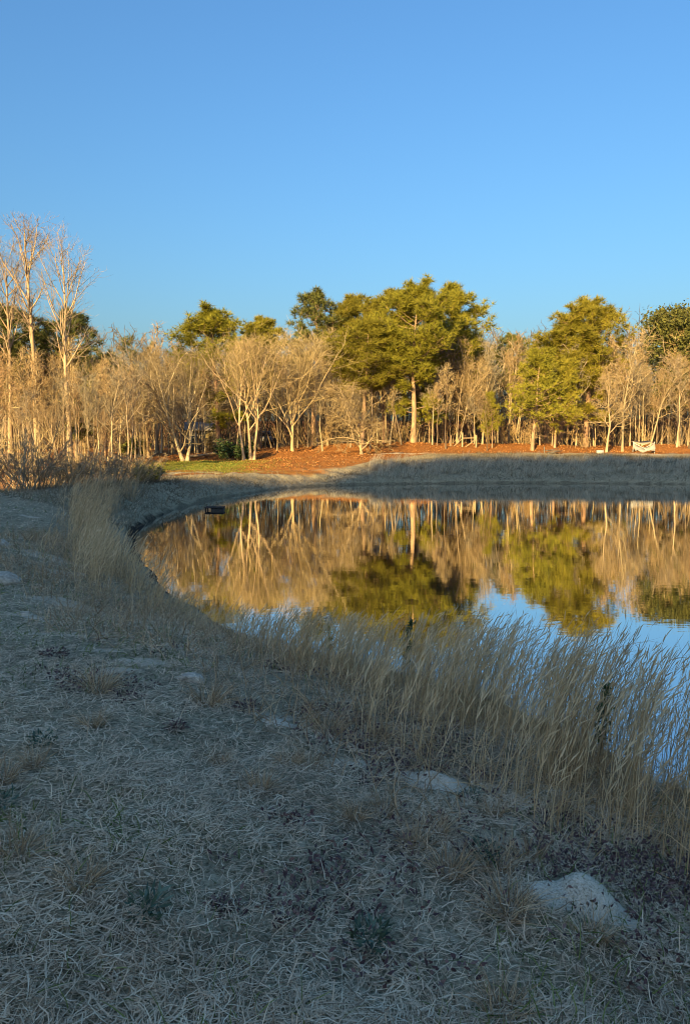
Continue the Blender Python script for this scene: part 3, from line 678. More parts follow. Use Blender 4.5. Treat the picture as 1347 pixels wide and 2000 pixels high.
# low brush under the trees
ub = MB(); tk = [thicket(2.0, 9, .5, .5, 5, 4, 0, r=.012, twig=.010) for _ in range(3)]
for q in tk: q[0].merge(q[1])
for k in range(60):
    px = rng.uniform(560, 1380) if k < 46 else rng.uniform(-20, 420)
    D = rng.uniform(66, 84); x = px_x(px, D); z = gz(x, D); a = rng.random() * 6.28; s = rng.uniform(.7, 1.9)
    M = np.array([[math.cos(a), -math.sin(a), 0], [math.sin(a), math.cos(a), 0], [0, 0, 1]]) * s
    ub.merge(tk[k % 3][0], M, (x, D, z))
obj('undergrowth', ub, M_RUSTTWIG, kind='stuff')

# unseen wood on the added hill, tops shaped to throw the long shadow over the pond and the near bank
bw = MB(); bl = MB()
for k in range(560):
    x = rng.uniform(-190, 10); y = rng.uniform(-202, -184); z = gz(x, y)
    top = float(wood_top(x + (y + 190) * -.404)) + (y + 190) * -.2867 - abs(rng.normal()) * .7
    h = max(4, top - z); n = 170
    bw.tubes(walk(np.array([[x, y, z - .3]]), np.array([[0, 0, 1.]]), h * .95, 6, 0, .03), taper(1, 6, .22, .05), 6)
    q = rng.random(n) ** .8; rad = np.sqrt(rng.random(n)) * (1.2 + 1.6 * np.sin(q * 3.0)); a = rng.random(n) * 6.28
    C = np.stack([x + rad * np.cos(a), y + rad * np.sin(a), z + h * (.04 + .92 * q)], 1)
    bl.leaves(C, rnd_dir(n), 1.5, 1.1)
obj('woodland', bw, M_PINEB, kind='stuff'); obj('woodland_foliage', bl, M_DKNEEDLE, kind='stuff')

# ------------------------------------------------------------------ thickets on the left
TH = []
for k in range(4):
    a, b, _ = thicket(3.4, 18, .8, .35, 6, 5, 3, r=.022, twig=.010)
    TH.append(bake((a, b), M_REDTWIG if k % 2 else M_GREYB, M_REDTWIG if k != 2 else M_TWIG))
for k, (px, D, top, lab) in enumerate([
    (8, 25.5, 800, 'red brown thicket of upright stems at the left picture edge'), (52, 27, 835, 'upright thicket second from the left edge, behind the grassy crest'),
    (98, 29, 862, 'thicket of dark stems below the middle tall bare tree'), (134, 30, 874, 'dark thicket at the foot of the rightmost tall bare tree'),
    (172, 31, 860, 'thicket with pale stems right of the tall bare trees'), (212, 33, 868, 'low thicket under the pale leaning slim tree'),
    (250, 34, 870, 'grey bramble heap at the end of the thickets'), (284, 36, 890, 'last low bush of the thicket row before the lawn'),
    (72, 33, 870, 'dark low thicket between the two left tall trees'), (115, 35, 865, 'dark thicket behind the one at the rightmost tall tree'), (152, 36, 868, 'brown thicket filling the gap right of the tall trees'),
    (192, 38, 872, 'brown thicket left of the pale leaning slim tree'), (232, 40, 872, 'brown brush behind the bramble heap'), (268, 42, 880, 'thin brown brush between bramble heap and lawn'),
    (22, 36, 790, 'tall tan thicket behind the left edge thicket')]):
    plant('thicket', TH[k % 4], px, D, top, 3.4, lab, cat='shrub', parts=('stems', 'twigs'), wide=1.25 if top < 845 else 2.0)
HB = thicket(1.7, 14, .45, .5, 6, 5, 0, r=.018)
hb = MB(); C = np.repeat(HB[2][:, 1:].reshape(-1, 3), 2, 0); hb.leaves(C + rng.normal(size=C.shape) * .08, rnd_dir(len(C)), .16, .1)
HB[0].merge(HB[1]); HM = bake((HB[0], hb), M_GREYB, M_HOLLY)
plant('holly_bush', HM, 458, 60.5, 852, 1.7, 'rounded glossy green holly bush beside the three trunked tree', cat='bush', parts=('stems', 'leaves'), wide=1.1)
EB = bake((HB[0], hb), M_GREYB, M_DKNEEDLE)
plant('evergreen_bush', EB, 290, 37, 903, 1.7, 'small dark green bush at the end of the thicket row', cat='bush', parts=('stems', 'leaves'))
plant('evergreen_bush', EB, 264, 68, 852, 1.7, 'olive bush against the wood left of the lawn', cat='bush', parts=('stems', 'leaves'))

# ------------------------------------------------------------------ things among the trees
def rotz(a): return np.array([[math.cos(a), -math.sin(a), 0], [math.sin(a), math.cos(a), 0], [0, 0, 1.]])
def bar(mb, a, b, r, sides=8, a_=None):
    a, b = np.array(a, float), np.array(b, float); P = np.stack([a, (a + b) / 2, b])[None]
    return mb.tubes(P, np.full((1, 3), r), sides, a_, caps=True)

# fence corner: three posts, a rail and two braces
D = 66; x0 = px_x(879, D); x1 = px_x(902, D); x2 = px_x(929, D); z0 = gz(x1, D)
fe = empty('fence', (x1, D, z0), 'unfinished wooden fence corner of three posts with rail and slanting braces', 'fence')
for x, h in ((x0, .98), (x1, 1.32), (x2, 1.1)):
    zz = gz(x, D) - z0; obj('post', bar(MB(), (x - x1, 0, zz - .3), (x - x1, 0, zz + h), .075), M_POST, fe)
obj('rail', bar(MB(), (.06, 0, .82), (x2 - x1 - .06, 0, .84), .045, 6), M_POST, fe)
for xa, xb in ((0, -.85), (x2 - x1, x2 - x1 - .95)):
    obj('brace', bar(MB(), (xa - .06, .02, .72), (xb, .02, .02), .04, 6), M_POST, fe)

# shed behind the lawn
D = 83; x = px_x(395, D); z = gz(x, D)
sh = empty('shed', (x, D, z), 'small pale shed with yellow door half hidden by trees behind the lawn', 'shed', rz=.12)
obj('wall', MB().box(-1.7, 1.7, 0, 2.6, 0, 2.3), M_SIDING, sh)
rf = MB(); rf.add([(-1.95, -.3, 2.25), (1.95, -.3, 2.25), (1.95, 1.3, 3.2), (-1.95, 1.3, 3.2), (-1.95, 2.9, 2.25), (1.95, 2.9, 2.25),
                   (-1.95, -.3, 2.33), (1.95, -.3, 2.33), (1.95, 1.3, 3.28), (-1.95, 1.3, 3.28), (-1.95, 2.9, 2.33), (1.95, 2.9, 2.33)],
                  [(6, 7, 8, 9), (9, 8, 11, 10), (3, 2, 1, 0), (4, 5, 2, 3), (0, 1, 7, 6), (5, 4, 10, 11)])
rf.add([(-1.95, -.3, 2.25), (-1.95, 1.3, 3.2), (-1.95, 1.3, 3.28), (-1.95, -.3, 2.33), (1.95, -.3, 2.25), (1.95, 1.3, 3.2), (1.95, 1.3, 3.28), (1.95, -.3, 2.33)], [(0, 1, 2, 3), (7, 6, 5, 4)])
obj('roof', rf, M_ROOF, sh)
dr = obj('door', MB().box(.1, 1.05, -.04, -.003, .55, 1.95), M_DOOR, sh)
obj('handle', MB().box(.9, .97, -.08, -.042, 1.15, 1.22), M_DARKW, dr)
wi = obj('window', MB().box(-1.15, -.45, -.04, -.003, 1.1, 1.75), M_WHITE, sh)
obj('pane', MB().box(-1.1, -.5, -.05, -.042, 1.15, 1.7), M_GLASS, wi)

# white truck in the trees
D = 92; x = px_x(514, D); z = gz(x, D) + .1
tk = empty('pickup_truck', (x, D, z), 'white pickup truck parked in the trees behind the three trunked tree', 'truck', rz=-1.25)
def prism(prof, y0, y1):
    n = len(prof); V = [(px_, y0, pz) for px_, pz in prof] + [(px_, y1, pz) for px_, pz in prof]
    m = MB(); m.add(V, [tuple(range(n))], .5); m.add(V, [tuple(range(2 * n - 1, n - 1, -1))], .5)
    m.add(V, [(k, k + n, (k + 1) % n + n, (k + 1) % n) for k in range(n)], .5); return m
obj('body', prism([(-2.5, .45), (2.5, .45), (2.55, .95), (1.2, 1.1), (-.9, 1.12), (-2.5, 1.1)], -.9, .9), M_WHITE, tk)
obj('cab', prism([(-.9, 1.12), (1.15, 1.1), (.5, 1.75), (-.7, 1.78)], -.8, .8), M_WHITE, tk)
obj('windscreen', prism([(1.14, 1.14), (1.17, 1.14), (.54, 1.74), (.51, 1.74)], -.7, .7), M_GLASS, tk)
for s in (-1, 1): obj('window', prism([(-.7, 1.2), (.85, 1.2), (.4, 1.68), (-.62, 1.7)], s * .805, s * .815), M_GLASS, tk)
for cx in (-1.55, 1.6):
    for s in (-1, 1):
        wl = MB(); wl.tubes(np.array([[(cx, s * .7, .38), (cx, s * .8, .38), (cx, s * .92, .38)]], float), np.full((1, 3), .38), 14, caps=True)
        obj('wheel', wl, M_TYRE, tk)

# logs lying at the back of the lawn
for k, (pa, pb, lab) in enumerate([((372, 880), (456, 872), 'long fallen log lying at the back edge of the lawn'), ((398, 884), (424, 872), 'short fallen limb beside the long log behind the lawn')]):
    D = 63 + k; a = px_x(pa[0], D); b = px_x(pb[0], D + 1.5); zz = gz((a + b) / 2, D) + .2
    lg = MB(); P = walk(np.array([[0, 0, 0.]]), np.array([[b - a, 1.2, .05]]), np.array([b - a]), 8, 0, .06); lg.tubes(P, taper(1, 8, .13, .07), 7, caps=True)
    tag(obj('fallen_log', lg, M_GREYB, smooth=True, loc=(a, D, zz)), lab, 'log')

# sagging white sheet on a low frame, right
D = 63.2; x = px_x(1255, D); z = gz(x, D)
tp = empty('tarp_shelter', (x, D, z), 'dirty white sheet sagging over a low frame at the wood edge on the right', 'tarp')
n, mrow = 13, 7
U = np.linspace(-.9, .9, n); sheet = []
for j in range(mrow):
    v = j / (mrow - 1)
    sheet.append(np.stack([U * (1 - .08 * v) * 1.02, -.1 - .35 * v + .07 * np.sin(U * 9 + j), .80 - .72 * v - (.38 * (1 - (U / .9) ** 2)) * (1 - v) + .03 * rng.normal(size=n) + .08 * np.sin(U * 5 + j * 2) * v], 1))
i = np.arange(n * mrow).reshape(mrow, n)
sb = MB().add(np.concatenate(sheet), np.stack([i[:-1, :-1], i[:-1, 1:], i[1:, 1:], i[1:, :-1]], -1).reshape(-1, 4), .5)
so = obj('sheet', sb, M_TARP, tp); so.modifiers.new('thick', 'SOLIDIFY').thickness = .012
cv = MB(); V = [(-.82, .02, .82), (.82, .02, .86), (.8, .9, .98), (-.8, .9, .96), (0, .05, .62), (0, .9, .9)]
cv.add(V, [(0, 4, 5, 3), (4, 1, 2, 5)], .5); co = obj('cover', cv, M_TAN, tp); co.modifiers.new('thick', 'SOLIDIFY').thickness = .015
for xa in (-.92, .92): obj('pole', bar(MB(), (xa, -.1, -.1), (xa * .98, -.1, .9), .028, 6), M_WHITE, tp)
obj('strap', bar(MB(), (-.9, -.14, .8), (.15, -.42, .2), .03, 6), M_WHITE, tp); obj('strap', bar(MB(), (.9, -.14, .82), (.1, -.40, .45), .03, 6), M_WHITE, tp)

# heap of grey planks, pale crate
D = 62; x = px_x(1080, D); z = gz(x, D)
hp = empty('plank_heap', (x, D, z), 'low heap of grey planks thrown down beside the young pines', 'planks')
for k in range(7):
    a = rng.normal() * .25 + (.5 if k % 3 == 0 else 0); L = rng.uniform(.5, .85); t = rng.uniform(-.08, .16)
    M = rotz(a) @ np.array([[math.cos(t), 0, -math.sin(t)], [0, 1, 0], [math.sin(t), 0, math.cos(t)]])
    obj('plank', MB().box(-L, L, -.07, .07, -.018, .018, M=M, off=(rng.normal() * .2, rng.normal() * .15, .08 + .05 * k)), M_GREYPLANK, hp)
obj('post', bar(MB(), (-.72, 0, -.1), (-.78, .05, .62), .04, 6), M_GREYPLANK, hp)
D = 61.8; x = px_x(1172, D); z = gz(x, D)
bk = empty('crate', (x, D, z), 'small pale crate on the ground at the foot of a bare tree', 'crate')
obj('side', MB().box(-.35, .2, -.16, -.13, 0, .3), M_WHITE, bk); obj('side', MB().box(-.35, .2, .13, .16, 0, .3), M_WHITE, bk)
obj('end', MB().box(-.35, -.32, -.128, .128, 0, .3), M_WHITE, bk); obj('end', MB().box(.17, .2, -.128, .128, 0, .3), M_WHITE, bk)
obj('bottom', MB().box(-.318, .168, -.128, .128, .01, .03), M_GREYPLANK, bk)

# small dark platform standing in the pond
D = 31.2; x = px_x(420, D, 997)
pf = empty('platform', (x, D, 0), 'small dark wooden platform standing low in the pond near the left shore', 'platform')
for k in range(4): obj('deck_board', MB().box(-.39, .39, -.3 + k * .152, -.16 + k * .152, .11, .145), M_DARKW, pf)
obj('float', MB().box(-.12, .37, -.27, .27, -.12, .108), M_DARKW, pf)
for yy in (-.24, .24): obj('leg', MB().box(-.37, -.32, yy - .03, yy + .03, -.5, .108), M_DARKW, pf)

# ------------------------------------------------------------------ stones and mounds
def stone(name, px, py, wx, wy, hz, lab, cat, sink=.3, seed=0, rot=0, mat=M_STONE, rough=.18, smooth=True, res=(28, 14)):
    x, y, z = hit(px, py)
    a = np.linspace(0, 2 * math.pi, res[0], endpoint=False); b = np.linspace(-.25, math.pi / 2, res[1])
    A, B_ = np.meshgrid(a, b); X, Y, Z = np.cos(A) * np.cos(B_), np.sin(A) * np.cos(B_), np.sin(B_)
    k = 1 + rough * (2 * fbm(X * 1.6 + seed, Y * 1.6 + Z * 1.3 + seed, seed, 3)) + rough * .3 * fbm(X * 6 + seed, Y * 6 + Z * 5, seed + 3, 2)
    V = np.stack([X * k * wx, Y * k * wy, Z * k * hz - sink * hz], -1).reshape(-1, 3)
    i = np.arange(len(a) * len(b)).reshape(len(b), len(a)); i2 = np.roll(i, -1, 1)
    m = MB().add(V, np.stack([i[:-1], i2[:-1], i2[1:], i[1:]], -1).reshape(-1, 4), rng.random())
    o = obj(name, m, mat, smooth=smooth, loc=(x, y, z)); o.rotation_euler = (0, 0, rot)
    return tag(o, lab, cat)
G = 'stones on the left bank'
stone('boulder', 2, 1068, .2, .2, .2, 'upper pale rounded boulder at the left picture edge', 'rock', seed=1)
stone('boulder', 5, 1132, .26, .22, .15, 'lower broad grey boulder at the left picture edge', 'rock', seed=2)
stone('rock', 154, 1124, .12, .1, .06, 'small flat stone at the foot of the left tall grass', 'rock', seed=3)
stone('rock', 49, 1203, .09, .09, .08, 'small pale stone on the bare streaks, left', 'rock', seed=4)
stone('rock', 371, 1326, .12, .1, .07, 'single grey stone in the grass left of the near tall grass', 'rock', seed=5)
stone('rock', 1215, 1592, .05, .05, .03, 'small grey stone at the foot of the near tall grass on the right', 'rock', seed=6)
def mound_mat():
    m, nt, b = new_mat('gritty_sand'); tc = nt.nodes.new('ShaderNodeTexCoord')
    v = nt.nodes.new('ShaderNodeTexVoronoi'); v.inputs['Scale'].default_value = 150; nt.links.new(tc.outputs['Object'], v.inputs['Vector'])
    n = nt.nodes.new('ShaderNodeTexNoise'); n.inputs['Scale'].default_value = 14; n.inputs['Detail'].default_value = 6; nt.links.new(tc.outputs['Object'], n.inputs['Vector'])
    r = ramp_of(nt, [(0, (.22, .18, .12)), (.25, (.50, .42, .30)), (.6, (.63, .535, .39)), (1, (.75, .65, .49))])
    sp = nt.nodes.new('ShaderNodeSeparateColor'); nt.links.new(v.outputs['Color'], sp.inputs[0])
    ad = nt.nodes.new('ShaderNodeMath'); ad.operation = 'MULTIPLY_ADD'; ad.inputs[1].default_value = .75; nt.links.new(sp.outputs[0], ad.inputs[0])
    mr = nt.nodes.new('ShaderNodeMapRange'); mr.inputs[1].default_value = .3; mr.inputs[2].default_value = .7; mr.inputs[3].default_value = -.1; mr.inputs[4].default_value = .35
    nt.links.new(n.outputs[0], mr.inputs[0]); nt.links.new(mr.outputs[0], ad.inputs[2]); nt.links.new(ad.outputs[0], r.inputs[0]); nt.links.new(r.outputs[0], b.inputs['Base Color'])
    b.inputs['Roughness'].default_value = .95
    bp = nt.nodes.new('ShaderNodeBump'); bp.inputs['Strength'].default_value = .8; bp.inputs['Distance'].default_value = .006
    nt.links.new(v.outputs['Distance'], bp.inputs['Height']); nt.links.new(bp.outputs[0], b.inputs['Normal'])
    return m
M_GRIT = mound_mat()
def mound(px, py, humps, lab, ext=.42):
    """heap of grit lying on the ground: a height field that runs out level with the soil"""
    x, y, z = hit(px, py); n = 61; u = np.linspace(-ext, ext, n); X, Y = np.meshgrid(u, u)
    H = np.zeros_like(X)
    for cx, cy, rx, ry, h, pw in humps:
        q = ((X - cx) / rx) ** 2 + ((Y - cy) / ry) ** 2; H = np.maximum(H, h * np.exp(-q ** pw))
    Z = ground_z(X + x, Y + y) - z + H * (1 + .25 * fbm(X * 14, Y * 14, 9, 3)) + .012 * fbm(X * 30, Y * 30, 5, 3) - .022 - .05 * sstep(ext * .75, ext, np.hypot(X, Y))
    i = np.arange(n * n).reshape(n, n)
    m = MB().add(np.stack([X, Y, Z], -1).reshape(-1, 3), np.stack([i[:-1, :-1], i[:-1, 1:], i[1:, 1:], i[1:, :-1]], -1).reshape(-1, 4), .5)
    return tag(obj('dirt_mound', m, M_GRIT, smooth=True, loc=(x, y, z)), lab, 'mound')
mound(1140, 1762, [(.02, .02, .13, .15, .095, 1.4), (-.13, .02, .13, .12, .06, 1.3), (.16, -.05, .15, .1, .035, 1.2)], 'largest pale gritty mound, hump backed, in the grass at lower right')
mound(850, 1530, [(0, .0, .17, .14, .075, 1.2), (-.12, .02, .14, .11, .045, 1.)], 'low pale gritty mound in front of the near tall grass')
mound(545, 1412, [(0, 0, .13, .1, .045, 1.)], 'small flat pale mound left of the near tall grass', .3)
mounds = [hit(1140, 1762), hit(850, 1530), hit(545, 1412)]

# ------------------------------------------------------------------ grasses
def blades(mb, X, Y, Z, L, w0, el, K=5, droop=.8, az=None, wig=.18, a=None, flat=0.0, tip=.2, lie=None):
    n = len(X); az = rng.random(n) * 6.28 if az is None else az
    P0 = np.stack([X, Y, Z], 1); D0 = np.stack([np.cos(az) * np.cos(el), np.sin(az) * np.cos(el), np.sin(el)], 1)
    P = walk(P0, D0, L, K, -droop, wig)
    if flat:                                                    # matted: never sinks into the soil
        g = Z[:, None] + .004 + flat * rng.random((n, 1)); P[..., 2] = np.maximum(P[..., 2], g)
    t = np.linspace(0, 1, K)[None, :]; wd = np.broadcast_to(w0, (n,))[:, None] * (1 - (1 - tip) * t ** 1.5)
    return mb.tubes(P, wd * .5, 2, a, lie=lie)

def scatter_polar(n, r0, r1, half, power=-.5):
    q = rng.random(n); e = power + 1
    r = (r0 ** e + q * (r1 ** e - r0 ** e)) ** (1 / e); th = rng.uniform(-half, half, n)
    return r * np.sin(th), r * np.cos(th), r

X, Y, Rr = scatter_polar(205000, 1.35, 30, .66, -.62)
d = pond_d(X, Y); ok = d > .5
clr = fbm(X * .8, Y * .8, 40, 3); ok &= ~((clr > .15) & (rng.random(len(X)) < .4))
for sx, sy, r in sand_xy: ok &= ~((((X - sx) / r) ** 2 + ((Y - sy) / (r * .6)) ** 2 < .9) & (rng.random(len(X)) < .9))
for (mx_, my_, _), rr in zip(mounds, (.21, .23, .15)): ok &= np.hypot(X - mx_, Y - my_) > rr
X, Y, Rr = X[ok], Y[ok], Rr[ok]; Z = ground_z(X, Y)
patch = fbm(X * .55, Y * .55, 60, 3) + .5; patch2 = fbm(X * 2.2, Y * 2.2, 71, 2) + .5
lie = patch * 5 + fbm(X * .9, Y * .9, 81, 2) * 9
n = len(X); az = np.where(rng.random(n) < .6, lie + rng.normal(size=n) * .9, rng.random(n) * 6.28)
tone = np.clip(.48 + .55 * (patch - .5) + .5 * (patch2 - .5) + rng.normal(size=n) * .33, 0, 1)
g = MB(); blades(g, X, Y, Z, (.035 + .11 * rng.random(n) ** 1.3) * (1 + Rr / 25), (.0019 + .0017 * rng.random(n)) * (1 + Rr / 5.5), rng.uniform(.02, .6, n), 4, 1.0, az, .42, tone, flat=.03, lie=.3)
obj('grass', g, M_STRAW, kind='stuff')
# upright and green blades mixed in
X, Y, Rr = scatter_polar(26000, 1.35, 26, .9, -.6); gm = fbm(X * .7, Y * .7, 95, 3); ok = (pond_d(X, Y) > 1) & (gm > .02 - .1 * (rng.random(len(X)) < .2))
X, Y, Rr = X[ok], Y[ok], Rr[ok]; n = len(X)
g = MB(); blades(g, X, Y, ground_z(X, Y), .05 + .09 * rng.random(n), (.0028 + .0015 * rng.random(n)) * (1 + Rr / 7), rng.uniform(.5, 1.5, n), 4, .7, None, .15)
obj('green_grass', g, M_GREENG, kind='stuff')

# the track over the dam and the banks further off
X = rng.uniform(-16, 30, 120000); Y = rng.uniform(22, 63, 120000); d = pond_d(X, Y)
ok = (d > .08) & (d < 10) & ((Y < np.interp(X, [-30, -14, -9, -4, 0, 3, 6, 10, 40], [42, 42.5, 43, 46.5, 50.5, 55, 60, 61, 61])) | (rng.random(len(X)) < .06)) & ((X > -3.5) | (Y < 50))
X, Y = X[ok], Y[ok]; d = d[ok]; n = len(X)
tall_ = rng.random(n) * np.exp(-((d - 1.2) / 2.2) ** 2) * (fbm(X * .5, Y * .5, 33, 2) + .75)
g = MB(); blades(g, X, Y, ground_z(X, Y), .12 + .16 * rng.random(n) + .42 * tall_ ** 1.5, .012 + .012 * rng.random(n), rng.uniform(.35, 1.5, n), 4, .5, None, .15,
       np.clip(.42 + 1.3 * fbm(X * .45, Y * .45, 47, 3) + rng.normal(size=n) * .12, 0, 1))
obj('bank_grass', g, M_BANKG, kind='stuff')
# pale leaning bunches on the far bank
cx = rng.uniform(1.5, 27, 150); cy = np.interp(cx, [-3, 0.9, 8, 15, 23, 27], [47.2, 49.6, 51.4, 51.4, 50.3, 49.2]) + rng.uniform(.3, 4.5, 150)
X = np.repeat(cx, 26) + rng.normal(size=3900) * .13; Y = np.repeat(cy, 26) + rng.normal(size=3900) * .13; n = len(X); ok = pond_d(X, Y) > .15
X, Y = X[ok], Y[ok]; n = len(X)
g = MB(); blades(g, X, Y, ground_z(X, Y), .3 + .5 * rng.random(n), .02, rng.uniform(1.0, 1.5, n), 5, .25, rng.normal(size=n) * .6, .07, .55 + .45 * rng.random(n))
M_PALEG = mat_rnd('pale_bunch_grass', [(0, (.22, .19, .13)), (1, (.58, .51, .38))], translucent=.3)
obj('bank_bunch_grass', g, M_PALEG, kind='stuff')

def tall_grass(mb, X, Y, Hh, w=.0049, lean=.26, leafy=2):
    n = len(X); Z = ground_z(X, Y)
    az = rng.normal(size=n) * .8 + .1                               # the wind has combed them towards +X
    el = np.pi / 2 - np.abs(rng.normal(size=n)) * lean * .5
    P0 = np.stack([X, Y, Z - .02], 1); D0 = np.stack([np.cos(az) * np.cos(el), np.sin(az) * np.cos(el), np.sin(el)], 1)
    K = 7; D = unit(D0); P = [P0]
    for k in range(K - 1):
        D = unit(D + np.array([.0085, 0, 0]) * (k ** 2) * (.5 + rng.random((n, 1))) + .028 * rng.normal(size=(n, 3)))
        P.append(P[-1] + D * (Hh / (K - 1))[:, None])
    P = np.stack(P, 1); t = np.linspace(0, 1, K)[None, :]; W = np.broadcast_to(w, (n,))
    Rd = W[:, None] * (.5 - .36 * t) + W[:, None] * .25 * np.exp(-((t - .8) / .15) ** 2)
    col = np.clip(.5 + .7 * fbm(X * 1.5, Y * 1.5, 50, 2) + rng.normal(size=n) * .2, 0, 1)
    mb.tubes(P, Rd, 2, col)
    B, Dl, rr, tt, pi = sprout(P, Rd, leafy, .12, .85, .45, .2)
    L = (.14 + .25 * rng.random(len(B))) * Hh[pi]
    Pl = walk(B, Dl, L, 4, -.5, .15); mb.tubes(Pl, W[pi][:, None] * np.array([[.42, .34, .22, .06]]), 2, np.clip(col[pi] + .12, 0, 1))
    B, Dl, rr, tt, pi = sprout(P, Rd, 4, .6, 1, .25, .12)              # seed sprays near the top
    Pl = walk(B, Dl, .05 + .07 * rng.random(len(B)), 3, -.1, .1); mb.tubes(Pl, W[pi][:, None] * np.array([[.25, .85, .15]]), 2, np.clip(col[pi] + .2, 0, 1))
    # thatch at the foot
    m = n * 2; k = rng.integers(0, n, m)
    blades(mb, X[k] + rng.normal(size=m) * .05, Y[k] + rng.normal(size=m) * .05, Z[k], .18 + .3 * rng.random(m), W[k] * .9, rng.uniform(.3, 1.4, m), 5, .9, None, .2, np.clip(col[k] - .1, 0, 1))

# belt on the near bank: bunches of stems
def bunches(n, fx, fy, per, spread):
    cx = fx(n); cy = fy(n)
    return np.repeat(cx, per) + rng.normal(size=n * per) * spread, np.repeat(cy, per) + rng.normal(size=n * per) * spread
X, Y = bunches(2700, lambda n: rng.uniform(-3.5, 7, n), lambda n: rng.uniform(2.6, 12.2, n), 9, .06)
d = pond_d(X, Y)
inner = np.interp(X, [-3.5, -1.6, -.8, 0.2, 1.2, 2.4, 7], [.9, 1.5, 2.7, 2.85, 2.5, 2.1, 2.1])
dens = np.interp(X, [-3.5, -2.2, -1.3, -.4, .5, 7], [.1, .16, .28, .45, .78, 1]) * sstep(1.15, .8, d / inner)
ok = (d > .12) & (d < inner * 1.12) & (rng.random(len(X)) < dens) & (Y > 2.6)
X, Y, d = X[ok], Y[ok], d[ok]
g = MB(); tall_grass(g, X, Y, (.45 + .75 * rng.random(len(X))) * np.interp(X, [-3, -1, .3, 1.2, 2.5], [.33, .44, .6, .85, 1.06]) * np.interp(Y, [3, 9, 12], [1.05, .95, .8]))
obj('tall_grass', g, M_SEDGE, kind='stuff')
# stand on the left bank
X, Y = bunches(1500, lambda n: rng.uniform(-11, -2.2, n), lambda n: rng.uniform(9.5, 30, n), 9, .09); d = pond_d(X, Y)
dens = np.interp(Y, [9.5, 10.5, 12, 22, 27, 30], [.0, .6, 1, 1, .5, .2])
ok = (d > .8) & (d < np.interp(Y, [9, 11, 20, 30], [3.4, 3.5, 3.2, 1.6])) & (rng.random(len(X)) < dens) & (X > -.365 * Y + .3 * rng.normal(size=len(X)))
X, Y = X[ok], Y[ok]
g = MB(); tall_grass(g, X, Y, (.42 + .55 * rng.random(len(X))), w=.0072, lean=.4, leafy=3)
obj('tall_grass', g, M_SEDGE, kind='stuff')
# short brown growth on the slope between the two
X = rng.uniform(-7, 3, 26000); Y = rng.uniform(3.4, 17, 26000); d = pond_d(X, Y)
ok = (d > .3) & (d < 3.6) & (fbm(X * 1.1, Y * 1.1, 15, 2) > -.12); X, Y = X[ok], Y[ok]; n = len(X)
g = MB(); blades(g, X, Y, ground_z(X, Y), .12 + .28 * rng.random(n), .004 + .002 * rng.random(n) + .0003 * Y, rng.uniform(.5, 1.5, n), 5, .6, None, .2)
obj('brown_grass', g, M_TUFT, kind='stuff')

# single tufts standing out in the short grass
TF = []
for k in range(4):
    n = 130; q = .045 * np.sqrt(rng.random(n)); a = rng.random(n) * 6.28
    m = MB(); blades(m, q * np.cos(a), q * np.sin(a), np.zeros(n) - .005, .07 + .11 * rng.random(n), .0034, np.clip(1.35 - np.abs(rng.normal(size=n)) * .4, .2, 1.5), 5, .75, a + rng.normal(size=n) * .5, .12)
    me = m.mesh('grass_tuft'); me.materials.append(M_TUFT); TF.append(me)
TUFTS = [(991, 1785, 1.25, 'tan grass tuft just left of the largest mound'), (1162, 1838, .85, 'small tuft with a green core below the largest mound'), (878, 1712, 1.1, 'brown tuft left of the green patch near the mound'),
    (815, 1655, 1.0, 'brown tuft highest of three in a slanting row near the mound'), (852, 1626, .9, 'brown tuft nearest the low mound before the tall grass'), (971, 1700, 1.1, 'dark brown tuft touching the green patch'),
    (1024, 1690, 1.2, 'dark upright tuft at the upper left foot of the largest mound'), (1085, 1597, 1.2, 'tall tan tuft in front of the near tall grass on the right'), (965, 1592, .8, 'pale tuft between the low mound and the red weeds'),
    (981, 1990, .9, 'tan tuft cut by the bottom edge of the picture'), (748, 1590, .9, 'reddish tuft left of the low mound'), (31, 1672, 1.1, 'tan tuft near the left edge, lowest there'), (68, 1497, .9, 'straw yellow tuft below the green weed at the left edge'),
    (5, 1528, 1.0, 'tuft cut by the left picture edge'), (161, 1736, .9, 'dull brown tuft in the flattened grass, lower left'), (509, 1548, 1.0, 'pale tuft alone in the middle of the near grass'), (565, 1498, .9, 'left one of two touching tan tufts before the tall grass'),
    (603, 1507, .9, 'right one of two touching tan tufts before the tall grass'), (637, 1436, 1.5, 'broad pale tuft against the foot of the near tall grass'), (691, 1602, .8, 'small pale tuft in the sandy patch below the tall grass'),
    (182, 1420, .9, 'brown tuft beside a green weed on the left slope'), (192, 1350, 1.6, 'wide brown tuft on the left slope below the sandy streaks'), (405, 1378, 1.6, 'broad red brown tuft left of the near tall grass'), (735, 1440, 1.3, 'pale tuft at the foot of the tall grass above the low mound'),
    (430, 1495, .7, 'small faint tuft in the middle left of the near grass')]
for k, (px, py, s, lab) in enumerate(TUFTS):
    x, y, z = hit(px, py); o = obj('grass_tuft', TF[k % 4], None, loc=(x, y, z)); o.rotation_euler = (0, 0, rng.random() * 6.28); o.scale = (s * 1.1, s * 1.1, s)
    tag(o, lab, 'grass tuft', 'dry tufts in the near grass')

